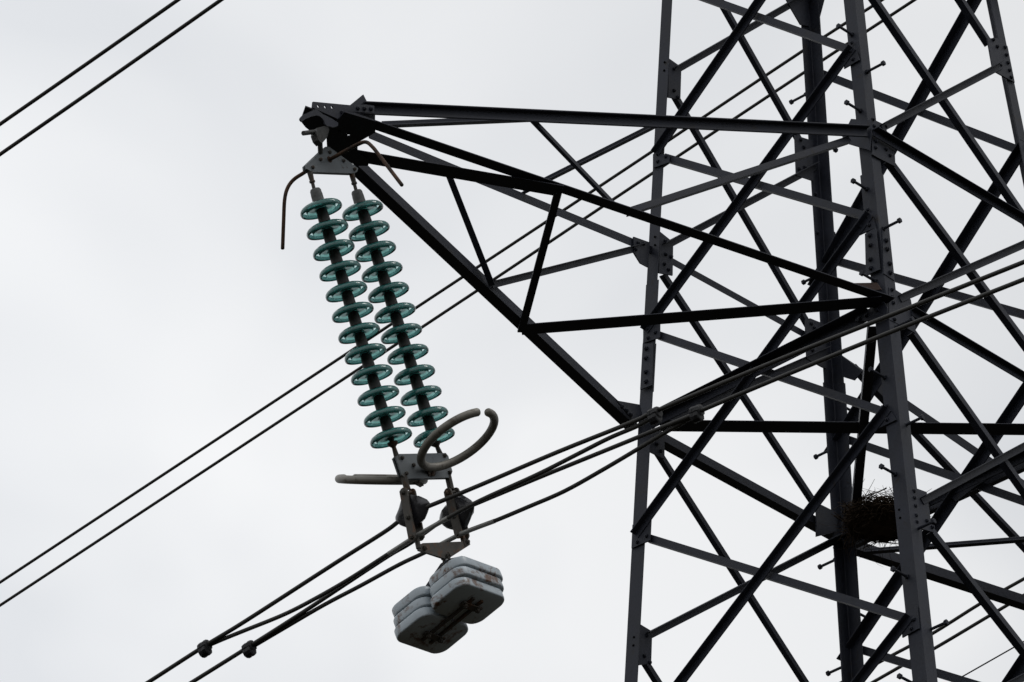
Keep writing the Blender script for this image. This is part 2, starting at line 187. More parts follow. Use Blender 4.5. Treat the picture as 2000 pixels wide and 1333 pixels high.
PLATES = [
    ('tip_plate', [(-5.7218, -0.1232, 22.8556), (-5.3721, -0.1232, 22.9948), (-5.2448, -0.1232, 23.1396), (-5.2154, -0.1232, 23.1022), (-5.1377, -0.1232, 23.0365), (-5.1399, -0.1232, 22.9739), (-5.4254, -0.1232, 22.849), (-5.4989, -0.1232, 22.8295), (-5.7291, -0.1232, 22.8065)], (-0.0, -1.0, -0.0), 0.01, [(-5.4544, -0.1232, 22.8964), (-5.3109, -0.1232, 22.9952)], 0.0157, [(-5.6739, -0.1232, 22.8429), (-5.6092, -0.1232, 22.8686), (-5.5454, -0.1232, 22.8959)]),
    ('tip_plate', [(-5.5258, -0.2191, 22.8282), (-5.3032, -0.2858, 22.8282), (-5.2135, -0.1943, 22.8282), (-5.2079, 0.0868, 22.8282), (-5.2138, 0.146, 22.8282), (-5.3118, 0.1457, 22.8282), (-5.5029, -0.0274, 22.8282), (-5.4841, -0.1089, 22.8282)], (-0.0, -0.0, -1.0), 0.01, [], 0.0157, [(-5.394, -0.0454, 22.8282), (-5.3124, -0.049, 22.8282)]),
    ('tip_plate', [(-5.725, -0.0617, 22.8506), (-5.6756, -0.0724, 22.8506), (-5.4587, -0.1085, 22.8506), (-5.3368, -0.0379, 22.8506), (-5.1803, 0.16, 22.8506), (-5.2674, 0.1704, 22.8506), (-5.4203, 0.0437, 22.8506), (-5.469, 0.1167, 22.8506), (-5.5561, 0.1026, 22.8506), (-5.6319, 0.0735, 22.8506)], (-0.0, -0.0, -1.0), 0.01, [], 0.0157, []),  # shaded bracket interior shaped as a flat plate so its underside renders dark
    ('tip_plate', [(-5.2071, 0.1521, 22.8394), (-5.2012, 0.0929, 22.8394), (-5.1591, 0.0156, 22.8394), (-5.1073, 0.0653, 22.8394), (-4.9916, 0.07, 22.8394), (-4.9532, 0.1185, 22.8394), (-5.0082, 0.1721, 22.8394), (-5.1185, 0.1725, 22.8394)], (-0.0, -0.0, -1.0), 0.01, [], 0.0157, []),
    ('tip_plate', [(-5.9058, -0.1792, 22.6026), (-5.9019, -0.1792, 22.6185), (-5.887, -0.1792, 22.6397), (-5.8624, -0.1792, 22.6654), (-5.7582, -0.1792, 22.7533), (-5.7281, -0.1792, 22.7534), (-5.6923, -0.1792, 22.7441), (-5.6621, -0.1792, 22.7484), (-5.6077, -0.1792, 22.7498), (-5.5499, -0.1792, 22.7448), (-5.553, -0.1792, 22.721), (-5.579, -0.1792, 22.7006), (-5.6036, -0.1792, 22.687), (-5.6315, -0.1792, 22.6799), (-5.6559, -0.1792, 22.6704), (-5.6726, -0.1792, 22.6766), (-5.6816, -0.1792, 22.6956), (-5.6993, -0.1792, 22.7105), (-5.7232, -0.1792, 22.7153), (-5.7535, -0.1792, 22.707), (-5.7901, -0.1792, 22.6846), (-5.8512, -0.1792, 22.6355), (-5.8906, -0.1792, 22.5937)], (-0.0, -1.0, -0.0), 0.01, [], 0.0157, []),
    ('tip_plate', [(-5.4104, -0.196, 22.9452), (-5.3073, -0.196, 22.9963), (-5.2204, -0.196, 23.0274), (-5.2262, -0.196, 22.9694), (-5.3132, -0.196, 22.9322), (-5.4098, -0.196, 22.8904)], (-0.0, -1.0, -0.0), 0.008, [(-5.3804, -0.196, 22.9298), (-5.3185, -0.196, 22.9573), (-5.2563, -0.196, 22.9837)], 0.0157, []),
    ('cross_arm_plate', [(-1.1355, -0.8634, 23.1701), (-1.1419, -1.0749, 23.0747), (-1.1468, -1.1132, 23.001), (-1.1435, -0.9693, 23.0515)], (-0.9978, -0.0, 0.0668), 0.01, [], 0.0151, []),
    ('gusset_plate', [(-0.9743, -1.0194, 24.5368), (-0.8373, -1.0182, 24.5544), (-0.7558, -1.0302, 24.3754), (-0.7775, -1.0408, 24.2175), (-0.9585, -1.0419, 24.2004), (-1.0389, -1.0422, 24.1965)], (-0.0, -0.9978, 0.0668), 0.01, [(-0.9699, -1.0197, 24.5319), (-0.968, -1.0234, 24.4764), (-0.9765, -1.0326, 24.3388), (-0.9882, -1.0368, 24.277), (-0.864, -1.0337, 24.3231), (-0.8262, -1.036, 24.288), (-0.8267, -1.0195, 24.5355)], 0.0151, []),
    ('gusset_plate', [(-1.0378, -0.8007, 24.4623), (-1.0425, -0.828, 24.3925), (-1.0538, -1.0423, 24.2233), (-1.0375, -1.0726, 24.4675), (-1.0303, -0.8853, 24.5753)], (-0.9978, -0.0, 0.0668), 0.01, [(-1.0405, -0.8289, 24.423)], 0.0151, []),
    ('gusset_plate', [(-1.0747, -1.1192, 23.0459), (-1.0163, -1.1183, 23.0591), (-0.8371, -1.1187, 23.0528), (-0.8291, -1.1339, 22.8266), (-0.8408, -1.1378, 22.7675), (-0.928, -1.1378, 22.7687), (-1.1317, -1.139, 22.7507)], (-0.0, -0.9978, 0.0668), 0.01, [(-1.0465, -1.1197, 23.0385), (-1.0594, -1.1242, 22.9718), (-1.0547, -1.1273, 22.9241), (-1.0708, -1.1371, 22.7782)], 0.0151, []),
    ('gusset_plate', [(-1.1632, -0.8797, 22.8409), (-1.1603, -0.8883, 22.884), (-1.1598, -1.1321, 22.8913), (-1.1644, -1.1652, 22.8221), (-1.1677, -1.1563, 22.7726), (-1.168, -1.0492, 22.7689)], (-0.9978, -0.0, 0.0668), 0.01, [(-1.1633, -0.9227, 22.8384), (-1.1633, -0.9829, 22.8386), (-1.1633, -1.0802, 22.8389)], 0.0151, []),
    ('splice_plate', [(-1.0997, -0.9764, 23.5373), (-1.0991, -1.0731, 23.5474), (-1.1236, -1.0968, 23.1813), (-1.1231, -0.9738, 23.1878)], (-0.9978, -0.0, 0.0668), 0.01, [(-1.102, -1.0211, 23.5028), (-1.1076, -1.0229, 23.4195), (-1.1156, -1.0188, 23.3003), (-1.1206, -1.0208, 23.2259)], 0.0185, []),
    ('splice_plate', [(-1.0534, -1.0858, 23.5454), (-0.9912, -1.0893, 23.4917), (-0.9985, -1.113, 23.1377), (-1.1135, -1.1125, 23.1452)], (-0.0, -0.9978, 0.0668), 0.01, [(-1.0307, -1.0915, 23.4603), (-1.0341, -1.0965, 23.3849), (-1.0292, -1.1045, 23.2659), (-1.0396, -1.11, 23.1835)], 0.0185, []),
    ('gusset_plate', [(-0.9706, -0.849, 25.2661), (-0.9777, -0.94, 25.1601), (-0.9843, -0.965, 25.0609), (-0.9846, -0.8235, 25.0558)], (-0.9978, -0.0, 0.0668), 0.01, [(-0.9722, -0.9049, 25.242), (-0.9771, -0.8978, 25.1681), (-0.9821, -0.9096, 25.0938), (-0.9803, -0.8303, 25.1206)], 0.0151, []),
    ('gusset_plate', [(-1.0702, -0.9087, 23.7772), (-1.0784, -1.0429, 23.6555), (-1.0849, -1.0625, 23.5589), (-1.0845, -0.9156, 23.5641)], (-0.9978, -0.0, 0.0668), 0.01, [(-1.0729, -0.9997, 23.7375), (-1.0769, -0.9976, 23.6773), (-1.082, -1.0089, 23.6021), (-1.0808, -0.9358, 23.6197)], 0.0151, []),
    ('gusset_plate', [(-1.1838, -1.0601, 22.0811), (-1.19, -1.1464, 21.9881), (-1.1956, -1.1835, 21.905), (-1.1956, -1.0359, 21.9046)], (-0.9978, -0.0, 0.0668), 0.01, [(-1.1858, -1.1084, 22.051), (-1.1881, -1.0847, 22.0158), (-1.1933, -1.1088, 21.9385)], 0.0151, []),
    ('gusset_plate', [(-1.2989, -1.1692, 20.3618), (-1.2976, -1.3049, 20.3806), (-1.3095, -1.3151, 20.2024), (-1.3103, -1.1714, 20.1908)], (-0.9978, -0.0, 0.0668), 0.01, [(-1.3039, -1.2751, 20.2861), (-1.308, -1.2509, 20.225), (-1.3024, -1.202, 20.3085)], 0.0151, []),
    ('gusset_plate', [(-1.2118, -1.2314, 21.3695), (-0.9932, -1.2291, 21.4041), (-0.9937, -1.2474, 21.1302), (-0.9807, -1.2503, 21.0868), (-1.1549, -1.2524, 21.0554), (-1.2258, -1.2509, 21.0787)], (-0.0, -0.9978, 0.0668), 0.01, [(-1.1453, -1.2329, 21.3468), (-1.1521, -1.2368, 21.2897), (-1.1537, -1.2411, 21.2248), (-1.1627, -1.2464, 21.1451), (-1.1639, -1.2498, 21.0941), (-1.0446, -1.246, 21.152), (-0.9942, -1.248, 21.1223)], 0.0151, []),
    ('gusset_plate', [(-0.8435, 0.8862, 26.0577), (-0.7061, 0.8869, 26.0468), (-0.7182, 0.9059, 25.7632), (-0.8552, 0.909, 25.7174)], (-0.0, -0.9978, -0.0668), 0.01, [(-0.7896, 0.8906, 25.9926), (-0.7898, 0.9031, 25.8049), (-0.7503, 0.9056, 25.7678)], 0.0151, []),
    ('gusset_plate', [(-0.9754, 0.9776, 25.1941), (-0.9804, 0.8249, 25.1187), (-0.9853, 0.8256, 25.0455), (-0.9837, 0.9785, 25.0702)], (-0.9978, -0.0, 0.0668), 0.01, [(-0.9771, 0.9306, 25.1691), (-0.9814, 0.9311, 25.104), (-0.9811, 0.8533, 25.1091)], 0.0151, []),
    ('gusset_plate', [(-0.9458, 0.9876, 24.5427), (-0.7999, 0.9894, 24.517), (-0.8059, 1.0081, 24.2377), (-0.9568, 1.011, 24.1936)], (-0.0, -0.9978, -0.0668), 0.01, [(-0.8891, 0.9915, 24.4846), (-0.8838, 0.9986, 24.3796), (-0.8273, 0.9983, 24.3841), (-0.8979, 1.0043, 24.2931), (-0.8539, 1.0062, 24.2654)], 0.0151, []),
    ('gusset_plate', [(-1.304, 0.9368, 24.313), (-1.0711, 0.9856, 24.3929), (-1.0881, 0.9993, 24.1776), (-1.201, 0.9747, 24.1506), (-1.3002, 0.9483, 24.1851)], (0.2304, -0.9698, -0.0803), 0.01, [(-1.2461, 0.9524, 24.2915), (-1.1636, 0.9688, 24.3294), (-1.2798, 0.9503, 24.2205)], 0.0151, []),
    ('gusset_plate', [(-1.0724, 1.0804, 23.7448), (-1.0769, 0.9253, 23.6772), (-1.0852, 0.9263, 23.5539), (-1.0837, 1.0814, 23.5769)], (-0.9978, -0.0, 0.0668), 0.01, [(-1.0772, 1.034, 23.6739), (-1.0811, 0.9656, 23.6143), (-1.0823, 1.0345, 23.5974)], 0.0151, []),
    ('splice_plate', [(-1.098, 1.0745, 23.5633), (-1.1011, 0.9729, 23.5164), (-1.1244, 0.9898, 23.1687), (-1.1237, 1.1009, 23.1797)], (-0.9978, -0.0, 0.0668), 0.01, [(-1.102, 1.0386, 23.5029), (-1.1075, 1.0436, 23.422), (-1.1153, 1.0444, 23.3047), (-1.1208, 1.0449, 23.2221)], 0.0185, []),
    ('splice_plate', [(-1.0229, 1.0517, 23.5856), (-0.9842, 1.0506, 23.6019), (-1.0115, 1.0775, 23.2001), (-1.0444, 1.0784, 23.1865)], (-0.0, -0.9978, -0.0668), 0.01, [], 0.0151, []),
    ('gusset_plate', [(-1.5062, 1.0069, 22.8873), (-1.1765, 1.074, 23.0226), (-1.1215, 1.0953, 22.9241), (-1.2908, 1.0608, 22.8547)], (0.2304, -0.9698, -0.0803), 0.01, [(-1.4438, 1.023, 22.8718), (-1.374, 1.0394, 22.8744), (-1.3139, 1.0539, 22.8719)], 0.0174, []),
    ('gusset_plate', [(-1.0877, 1.1, 22.8644), (-0.8959, 1.0961, 22.9219), (-0.8959, 1.1085, 22.7372), (-0.9014, 1.1106, 22.7064), (-1.0547, 1.1109, 22.7019)], (-0.0, -0.9978, -0.0668), 0.01, [(-0.9823, 1.1049, 22.7914), (-0.9379, 1.1074, 22.7541)], 0.0151, []),
    ('gusset_plate', [(-1.1834, 1.1903, 22.0873), (-1.1855, 1.019, 22.0558), (-1.1965, 1.0296, 21.8913), (-1.1961, 1.2007, 21.8969)], (-0.9978, -0.0, 0.0668), 0.01, [(-1.1944, 1.1434, 21.9232), (-1.1934, 1.0578, 21.9371), (-1.185, 1.0665, 22.0628)], 0.0151, []),
    ('gusset_plate', [(-1.1597, 1.2039, 21.3126), (-1.0256, 1.2045, 21.3037), (-1.036, 1.2211, 21.0557), (-1.1641, 1.2253, 20.9926)], (-0.0, -0.9978, -0.0668), 0.01, [(-1.0846, 1.208, 21.25), (-1.1099, 1.2192, 21.0833), (-1.0564, 1.2214, 21.0513)], 0.0151, []),
    ('gusset_plate', [(0.6462, -0.9169, 26.0682), (0.774, -0.9126, 26.1327), (0.8952, -0.9135, 26.1191), (0.9104, -0.9354, 25.7916), (0.65, -0.9366, 25.7731)], (-0.0, -0.9978, 0.0668), 0.01, [(0.7172, -0.9155, 26.0891), (0.7551, -0.9185, 26.0441), (0.8563, -0.9155, 26.089), (0.8583, -0.9202, 26.0184), (0.8603, -0.9249, 25.9479), (0.8648, -0.9295, 25.8802), (0.8707, -0.9335, 25.8193), (0.7561, -0.9301, 25.8705)], 0.0151, []),
    ('gusset_plate', [(0.5901, 0.8864, 26.0546), (0.7981, 0.8834, 26.0999), (0.8006, 0.9069, 25.7483), (0.6028, 0.9096, 25.7087)], (-0.0, -0.9978, -0.0668), 0.01, [(0.6556, 0.8873, 26.0421), (0.6924, 0.8904, 25.9953), (0.6321, 0.9049, 25.778), (0.6986, 0.902, 25.822)], 0.0151, []),
    ('gusset_plate', [(0.6872, 0.9899, 24.5096), (0.7372, 0.9877, 24.5412), (0.9147, 0.9862, 24.5645), (0.921, 1.0111, 24.1928), (0.8784, 1.0116, 24.1854), (0.6951, 1.0118, 24.1812), (0.6851, 0.9976, 24.3944)], (-0.0, -0.9978, -0.0668), 0.01, [(0.7505, 0.9905, 24.5), (0.7854, 0.9919, 24.4784), (0.7604, 1.0052, 24.281), (0.7955, 1.0056, 24.275)], 0.0151, []),
    ('gusset_plate', [(1.0017, 0.9481, 24.3331), (1.004, 0.9174, 24.299), (1.0176, 0.7462, 24.0956), (1.0202, 0.8342, 24.056), (1.0135, 0.9731, 24.157)], (-0.9978, -0.0, -0.0668), 0.01, [(1.0057, 0.9153, 24.2721), (1.0098, 0.8708, 24.2114)], 0.0151, []),
    ('gusset_plate', [(0.7803, 1.0906, 23.0048), (0.8373, 1.0891, 23.0273), (1.0033, 1.0887, 23.0329), (1.0085, 1.0991, 22.8775), (0.775, 1.1081, 22.7426)], (-0.0, -0.9978, -0.0668), 0.01, [(0.8453, 1.0914, 22.9927), (0.8882, 1.0934, 22.9624), (0.8298, 1.0992, 22.8767)], 0.0151, []),
    ('gusset_plate', [(0.4992, 0.8012, 27.3283), (0.4977, 0.8074, 27.2355), (0.539, 0.8107, 27.1864), (0.6758, 0.8183, 27.0725), (0.7793, 0.8159, 27.1079), (0.7862, 0.7919, 27.4666)], (-0.0, -0.9978, -0.0668), 0.01, [], 0.0151, []),
    ('gusset_plate', [(0.7975, 0.6147, 27.3824), (0.8022, 0.6602, 27.3123), (0.8127, 0.738, 27.1566), (0.8105, 0.8048, 27.189), (0.7925, 0.7674, 27.4573)], (-0.9978, -0.0, -0.0668), 0.01, [], 0.0151, []),
    ('gusset_plate', [(1.0857, 0.025, 22.9103), (1.0862, -0.2177, 22.9029), (1.0943, -0.4198, 22.7815), (1.0937, -0.2847, 22.7911), (1.0948, -0.1238, 22.7739), (1.0981, 0.0638, 22.7253), (1.0915, 0.1338, 22.8243)], (-0.9978, -0.0, -0.0668), 0.01, [], 0.0151, []),
]
STEP_BOLTS = [
    ((-0.9574, -0.8956, 25.329), (-1.0, 0.0, 0.0), 0.145),
    ((-1.0044, -0.9479, 24.6271), (-1.0, 0.0, 0.0), 0.145),
    ((-1.0511, -0.9849, 23.9288), (-1.0, 0.0, 0.0), 0.145),
    ((-1.1052, -1.0352, 23.1217), (-1.0, 0.0, 0.0), 0.145),
    ((-1.1603, -1.0875, 22.2986), (-1.0, 0.0, 0.0), 0.145),
    ((-1.2147, -1.1515, 21.4859), (-1.0, 0.0, 0.0), 0.145),
    ((-1.2709, -1.2209, 20.6463), (-1.0, 0.0, 0.0), 0.145),
    ((-1.3268, -1.2446, 19.8113), (-1.0, 0.0, 0.0), 0.145),
    ((-0.9333, -0.981, 24.9767), (0.0, -1.0, 0.0), 0.148),
    ((-1.0274, -1.0754, 23.5663), (0.0, -1.0, 0.0), 0.148),
    ((-1.0573, -1.132, 22.7213), (0.0, -1.0, 0.0), 0.148),
    ((-1.1145, -1.1874, 21.893), (0.0, -1.0, 0.0), 0.148),
    ((-1.1632, -1.2445, 21.0396), (0.0, -1.0, 0.0), 0.148),
    ((-1.1939, -1.2982, 20.2384), (0.0, -1.0, 0.0), 0.148),
    ((0.7687, 0.8782, 26.5114), (0, 1, 0), 0.15),
    ((0.8851, 0.9801, 24.9905), (0, 1, 0), 0.15),
    ((0.999, 1.0757, 23.5621), (0, 1, 0), 0.15),
    ((1.0274, 1.1356, 22.6662), (0, 1, 0), 0.15),
    ((1.1023, 1.1914, 21.8337), (0, 1, 0), 0.15),
    ((0.9039, 0.8664, 26.1288), (1, 0, 0), 0.15),
    ((0.9564, 0.8825, 25.3442), (1, 0, 0), 0.15),
    ((1.0498, 1.0176, 23.948), (1, 0, 0), 0.15),
    ((1.1626, 1.0943, 22.2638), (1, 0, 0), 0.15),
]
HOLES = [((-0.9148, 0.8688, 25.9826), (-0.9978, -0.0, 0.0668)), ((-0.9196, 0.8744, 25.9102), (-0.9978, -0.0, 0.0668)), ((-1.0166, 0.975, 24.4608), (-0.9978, -0.0, 0.0668)), ((-1.0215, 0.9755, 24.3887), (-0.9978, -0.0, 0.0668)), ((-1.2367, 1.1919, 21.173), (-0.9978, -0.0, 0.0668)), ((-1.241, 1.1969, 21.1089), (-0.9978, -0.0, 0.0668)), ((-1.2353, -1.1725, 21.1946), (-0.9978, -0.0, 0.0668)), ((-1.2398, -1.1788, 21.127), (-0.9978, -0.0, 0.0668))]
LEG_BOLTS = [((0.8451, 0.8547, 26.6956), (-0.0, -0.9978, -0.0668)), ((0.8364, 0.9244, 25.6552), (-0.0, -0.9978, -0.0668)), ((0.8537, 0.9461, 25.33), (-0.0, -0.9978, -0.0668)), ((0.9712, 1.056, 24.9561), (-0.9978, -0.0, -0.0668)), ((1.0247, 0.9707, 24.1563), (-0.9978, -0.0, -0.0668)), ((1.0424, 1.0082, 23.8925), (-0.9978, -0.0, -0.0668)), ((1.0619, 1.0252, 23.6002), (-0.9978, -0.0, -0.0668)), ((1.0704, 1.0285, 23.4738), (-0.9978, -0.0, -0.0668)), ((1.0787, 1.0364, 23.3497), (-0.9978, -0.0, -0.0668)), ((1.086, 1.0277, 23.2401), (-0.9978, -0.0, -0.0668)), ((1.1757, 1.1708, 21.9007), (-0.9978, -0.0, -0.0668))]
WIRES = {
    'c1': [(-4.711, 2.427, 20.0), (-4.721, 1.896, 20.054), (-4.729, 1.515, 20.082), (-4.745, 0.694, 20.166), (-4.754, 0.256, 20.206), (-4.757, 0.119, 20.23), (-4.759, 0.0, 20.246), (-4.757, -0.139, 20.23), (-4.748, -0.578, 20.204), (-4.735, -1.213, 20.175), (-4.723, -1.835, 20.132), (-4.719, -2.028, 20.13), (-4.7, -2.965, 20.078), (-4.681, -3.9, 20.013), (-4.663, -4.807, 19.949)],
    'c2': [(-4.305, 2.431, 20.154), (-4.316, 1.889, 20.202), (-4.326, 1.373, 20.253), (-4.334, 0.972, 20.3), (-4.341, 0.603, 20.342), (-4.345, 0.4, 20.354), (-4.351, 0.128, 20.397), (-4.353, 0.0, 20.407), (-4.349, -0.218, 20.396), (-4.34, -0.683, 20.371), (-4.333, -1.028, 20.35), (-4.324, -1.494, 20.321), (-4.314, -1.949, 20.294), (-4.313, -2.044, 20.294), (-4.301, -2.641, 20.265), (-4.282, -3.591, 20.208), (-4.263, -4.511, 20.142)],
    'a1': [(-4.7, 1.861, 20.059), (-4.702, 1.728, 20.05), (-4.706, 1.538, 20.033), (-4.713, 1.2, 20.003), (-4.718, 0.948, 20.0), (-4.725, 0.614, 20.014), (-4.732, 0.242, 20.052), (-4.737, -0.016, 20.077), (-4.731, -0.273, 20.098), (-4.726, -0.553, 20.112), (-4.717, -1.012, 20.102), (-4.71, -1.353, 20.11), (-4.705, -1.608, 20.116), (-4.701, -1.814, 20.106), (-4.698, -1.929, 20.112)],
    'a2': [(-4.294, 1.859, 20.206), (-4.299, 1.6, 20.222), (-4.307, 1.216, 20.243), (-4.313, 0.879, 20.247), (-4.32, 0.531, 20.256), (-4.325, 0.297, 20.248), (-4.33, 0.042, 20.249), (-4.33, -0.073, 20.246), (-4.325, -0.303, 20.227), (-4.319, -0.578, 20.214), (-4.313, -0.885, 20.203), (-4.307, -1.191, 20.224), (-4.302, -1.47, 20.251), (-4.297, -1.722, 20.278), (-4.292, -1.93, 20.297)],
    'p1': [(-4.48, 4.153, 25.337), (-4.48, 3.232, 25.424), (-4.48, 2.332, 25.513)],
    'p2': [(-4.48, 4.15, 25.074), (-4.48, 3.013, 25.184), (-4.48, 1.908, 25.299)],
    'q1': [(5.04, 14.329, 29.464), (5.04, 8.852, 30.078), (5.04, 6.085, 30.393), (5.04, 4.188, 30.618), (5.04, 3.29, 30.705)],
    'q2': [(5.04, 14.325, 29.21), (5.04, 8.778, 29.841), (5.04, 6.43, 30.126), (5.04, 4.189, 30.392), (5.04, 2.936, 30.532)],
    'r1': [(10.08, 8.072, 27.845), (10.08, 7.621, 27.879), (10.08, 7.069, 27.919), (10.08, 6.475, 28.005), (10.08, 5.97, 28.053)],
    'r2': [(10.08, 7.805, 27.696), (10.08, 7.356, 27.74), (10.08, 7.06, 27.758), (10.08, 6.377, 27.84), (10.08, 5.988, 27.887)],
    's1': [(10.08, 6.876, 27.334), (10.08, 6.127, 27.411)],
}
SLEEVES = {'a1': [(-4.732, 0.242, 20.052), (-4.737, -0.016, 20.077), (-4.731, -0.273, 20.098)], 'a2': [(-4.326, 0.233, 20.247), (-4.33, 0.042, 20.249), (-4.33, -0.073, 20.246), (-4.325, -0.303, 20.227)]}
CLAMPS = [(-4.721, 1.896, 20.035), (-4.316, 1.889, 20.183), (-4.719, -1.993, 20.104), (-4.314, -1.994, 20.289)]
STRINGS = [((-5.536, 0.0, 22.1741), (-4.9412, 0.0, 20.7132)), ((-5.1465, 0.0, 22.3403), (-4.5353, 0.0, 20.8864))]
FIT = {
    'shk': [(-5.6384, -0.056, 22.7149), (-5.5399, -0.056, 22.7816), (-5.5262, -0.056, 22.7526), (-5.5488, -0.056, 22.6811), (-5.599, -0.056, 22.612), (-5.6311, -0.056, 22.6272), (-5.6494, -0.056, 22.6641)],
    'shpin': [(-5.7451, -0.056, 22.6342), (-5.645, -0.056, 22.6915), (-5.59, -0.056, 22.6314), (-5.5453, -0.056, 22.5917)],
    'top_yoke': [(-5.4984, 0.0, 22.6649), (-5.4647, 0.0, 22.6807), (-5.194, 0.0, 22.6398), (-5.2046, 0.0, 22.607), (-5.2536, 0.0, 22.5724), (-5.6283, 0.0, 22.4104), (-5.6801, 0.0, 22.41), (-5.6841, -0.0, 22.4357)],
    'top_yoke_holes': [(-5.4619, 0.0, 22.6373), (-5.5493, 0.0, 22.5409), (-5.3347, 0.0, 22.6308), (-5.6241, 0.0, 22.4456), (-5.2317, 0.0, 22.6127)],
    'hornR': [(-5.4628, 0.0, 22.5823), (-5.4694, -0.1344, 22.5744), (-5.4812, -0.2912, 22.561), (-5.4686, -0.3472, 22.5558), (-5.4725, -0.4032, 22.4916), (-5.4606, -0.448, 22.4127), (-5.4356, -0.616, 22.1134)],
    'hornL': [(-5.6371, 0.0, 22.4339), (-5.6362, 0.056, 22.4295), (-5.6526, 0.1232, 22.4065), (-5.676, 0.1568, 22.3485), (-5.6832, 0.1792, 22.2653), (-5.6497, 0.224, 22.1448), (-5.5942, 0.2912, 21.9822)],
    'yoke': [(-4.9205, 0.0, 20.5744), (-4.891, 0.0, 20.6093), (-4.4456, -0.0, 20.8015), (-4.4222, 0.0, 20.7883), (-4.3884, 0.0, 20.688), (-4.41, 0.0, 20.6335), (-4.8215, 0.0, 20.4571), (-4.8683, 0.0, 20.4642)],
    'yoke_holes': [(-4.8631, 0.0, 20.5907), (-4.7586, 0.0, 20.5809), (-4.8285, 0.0, 20.4896), (-4.4184, 0.0, 20.6669), (-4.4588, 0.0, 20.7745)],
    'low': [(-4.7265, 0.0, 20.0132), (-4.6828, 0.0, 20.0455), (-4.3103, 0.0, 20.2056), (-4.2464, 0.0, 20.2386), (-4.2333, 0.0, 20.2138), (-4.4274, 0.0, 20.0428), (-4.4858, 0.0, 20.0121), (-4.7185, 0.0, 19.9792)],
    'rod': [((-5.6329, 0.0, 22.4162), (-5.5982, 0.0, 22.3063)), ((-5.2389, 0.0, 22.5831), (-5.2041, 0.0, 22.4761)), ((-4.9304, 0.0, 20.6874), (-4.8916, 0.0, 20.594)), ((-4.5246, 0.0, 20.8564), (-4.4754, 0.0, 20.7777))],
    'strap': [((-4.8431, 0.0, 20.3882), (-4.7634, 0.0, 20.0281)), ((-4.7667, 0.0, 20.4119), (-4.6868, 0.0, 20.0625)), ((-4.428, 0.0, 20.5541), (-4.3236, 0.0, 20.2265)), ((-4.3546, 0.0, 20.5879), (-4.2609, -0.0, 20.2366))],
    'link': [((-4.8393, 0.0, 20.4837), (-4.8006, 0.0, 20.3905)), ((-4.4182, 0.0, 20.6643), (-4.3895, 0.0, 20.5584))],
    'cl': [(-4.7593, 0.0, 20.2461), (-4.3534, 0.0, 20.4066)],
    'ringR': (-4.6454, -0.3024, 20.6944),
    'ringL': (-4.7137, 0.3024, 20.6302),
    'wR': (-4.6396, -0.1344, 19.5783),
    'hang': (-4.4561, 0.0, 20.0388),
    'nest': (1.0248, 0.672, 22.8048),
    'tip': (-5.8476, 0.0, 22.8618),
    'yaw': 0,
    'w_mid': (-4.4291, 0.0, 19.5932),
    'hanger': [(-4.4561, 0.019, 20.0094), (-4.4561, 0.0458, 20.0055), (-4.4561, 0.1835, 19.8982), (-4.4561, 0.1069, 19.8148), (-4.4561, -0.0933, 19.8441), (-4.4561, -0.1681, 19.9395), (-4.4561, -0.1651, 19.9705), (-4.4561, -0.1349, 19.9867), (-4.4561, -0.0167, 20.0133)],
}


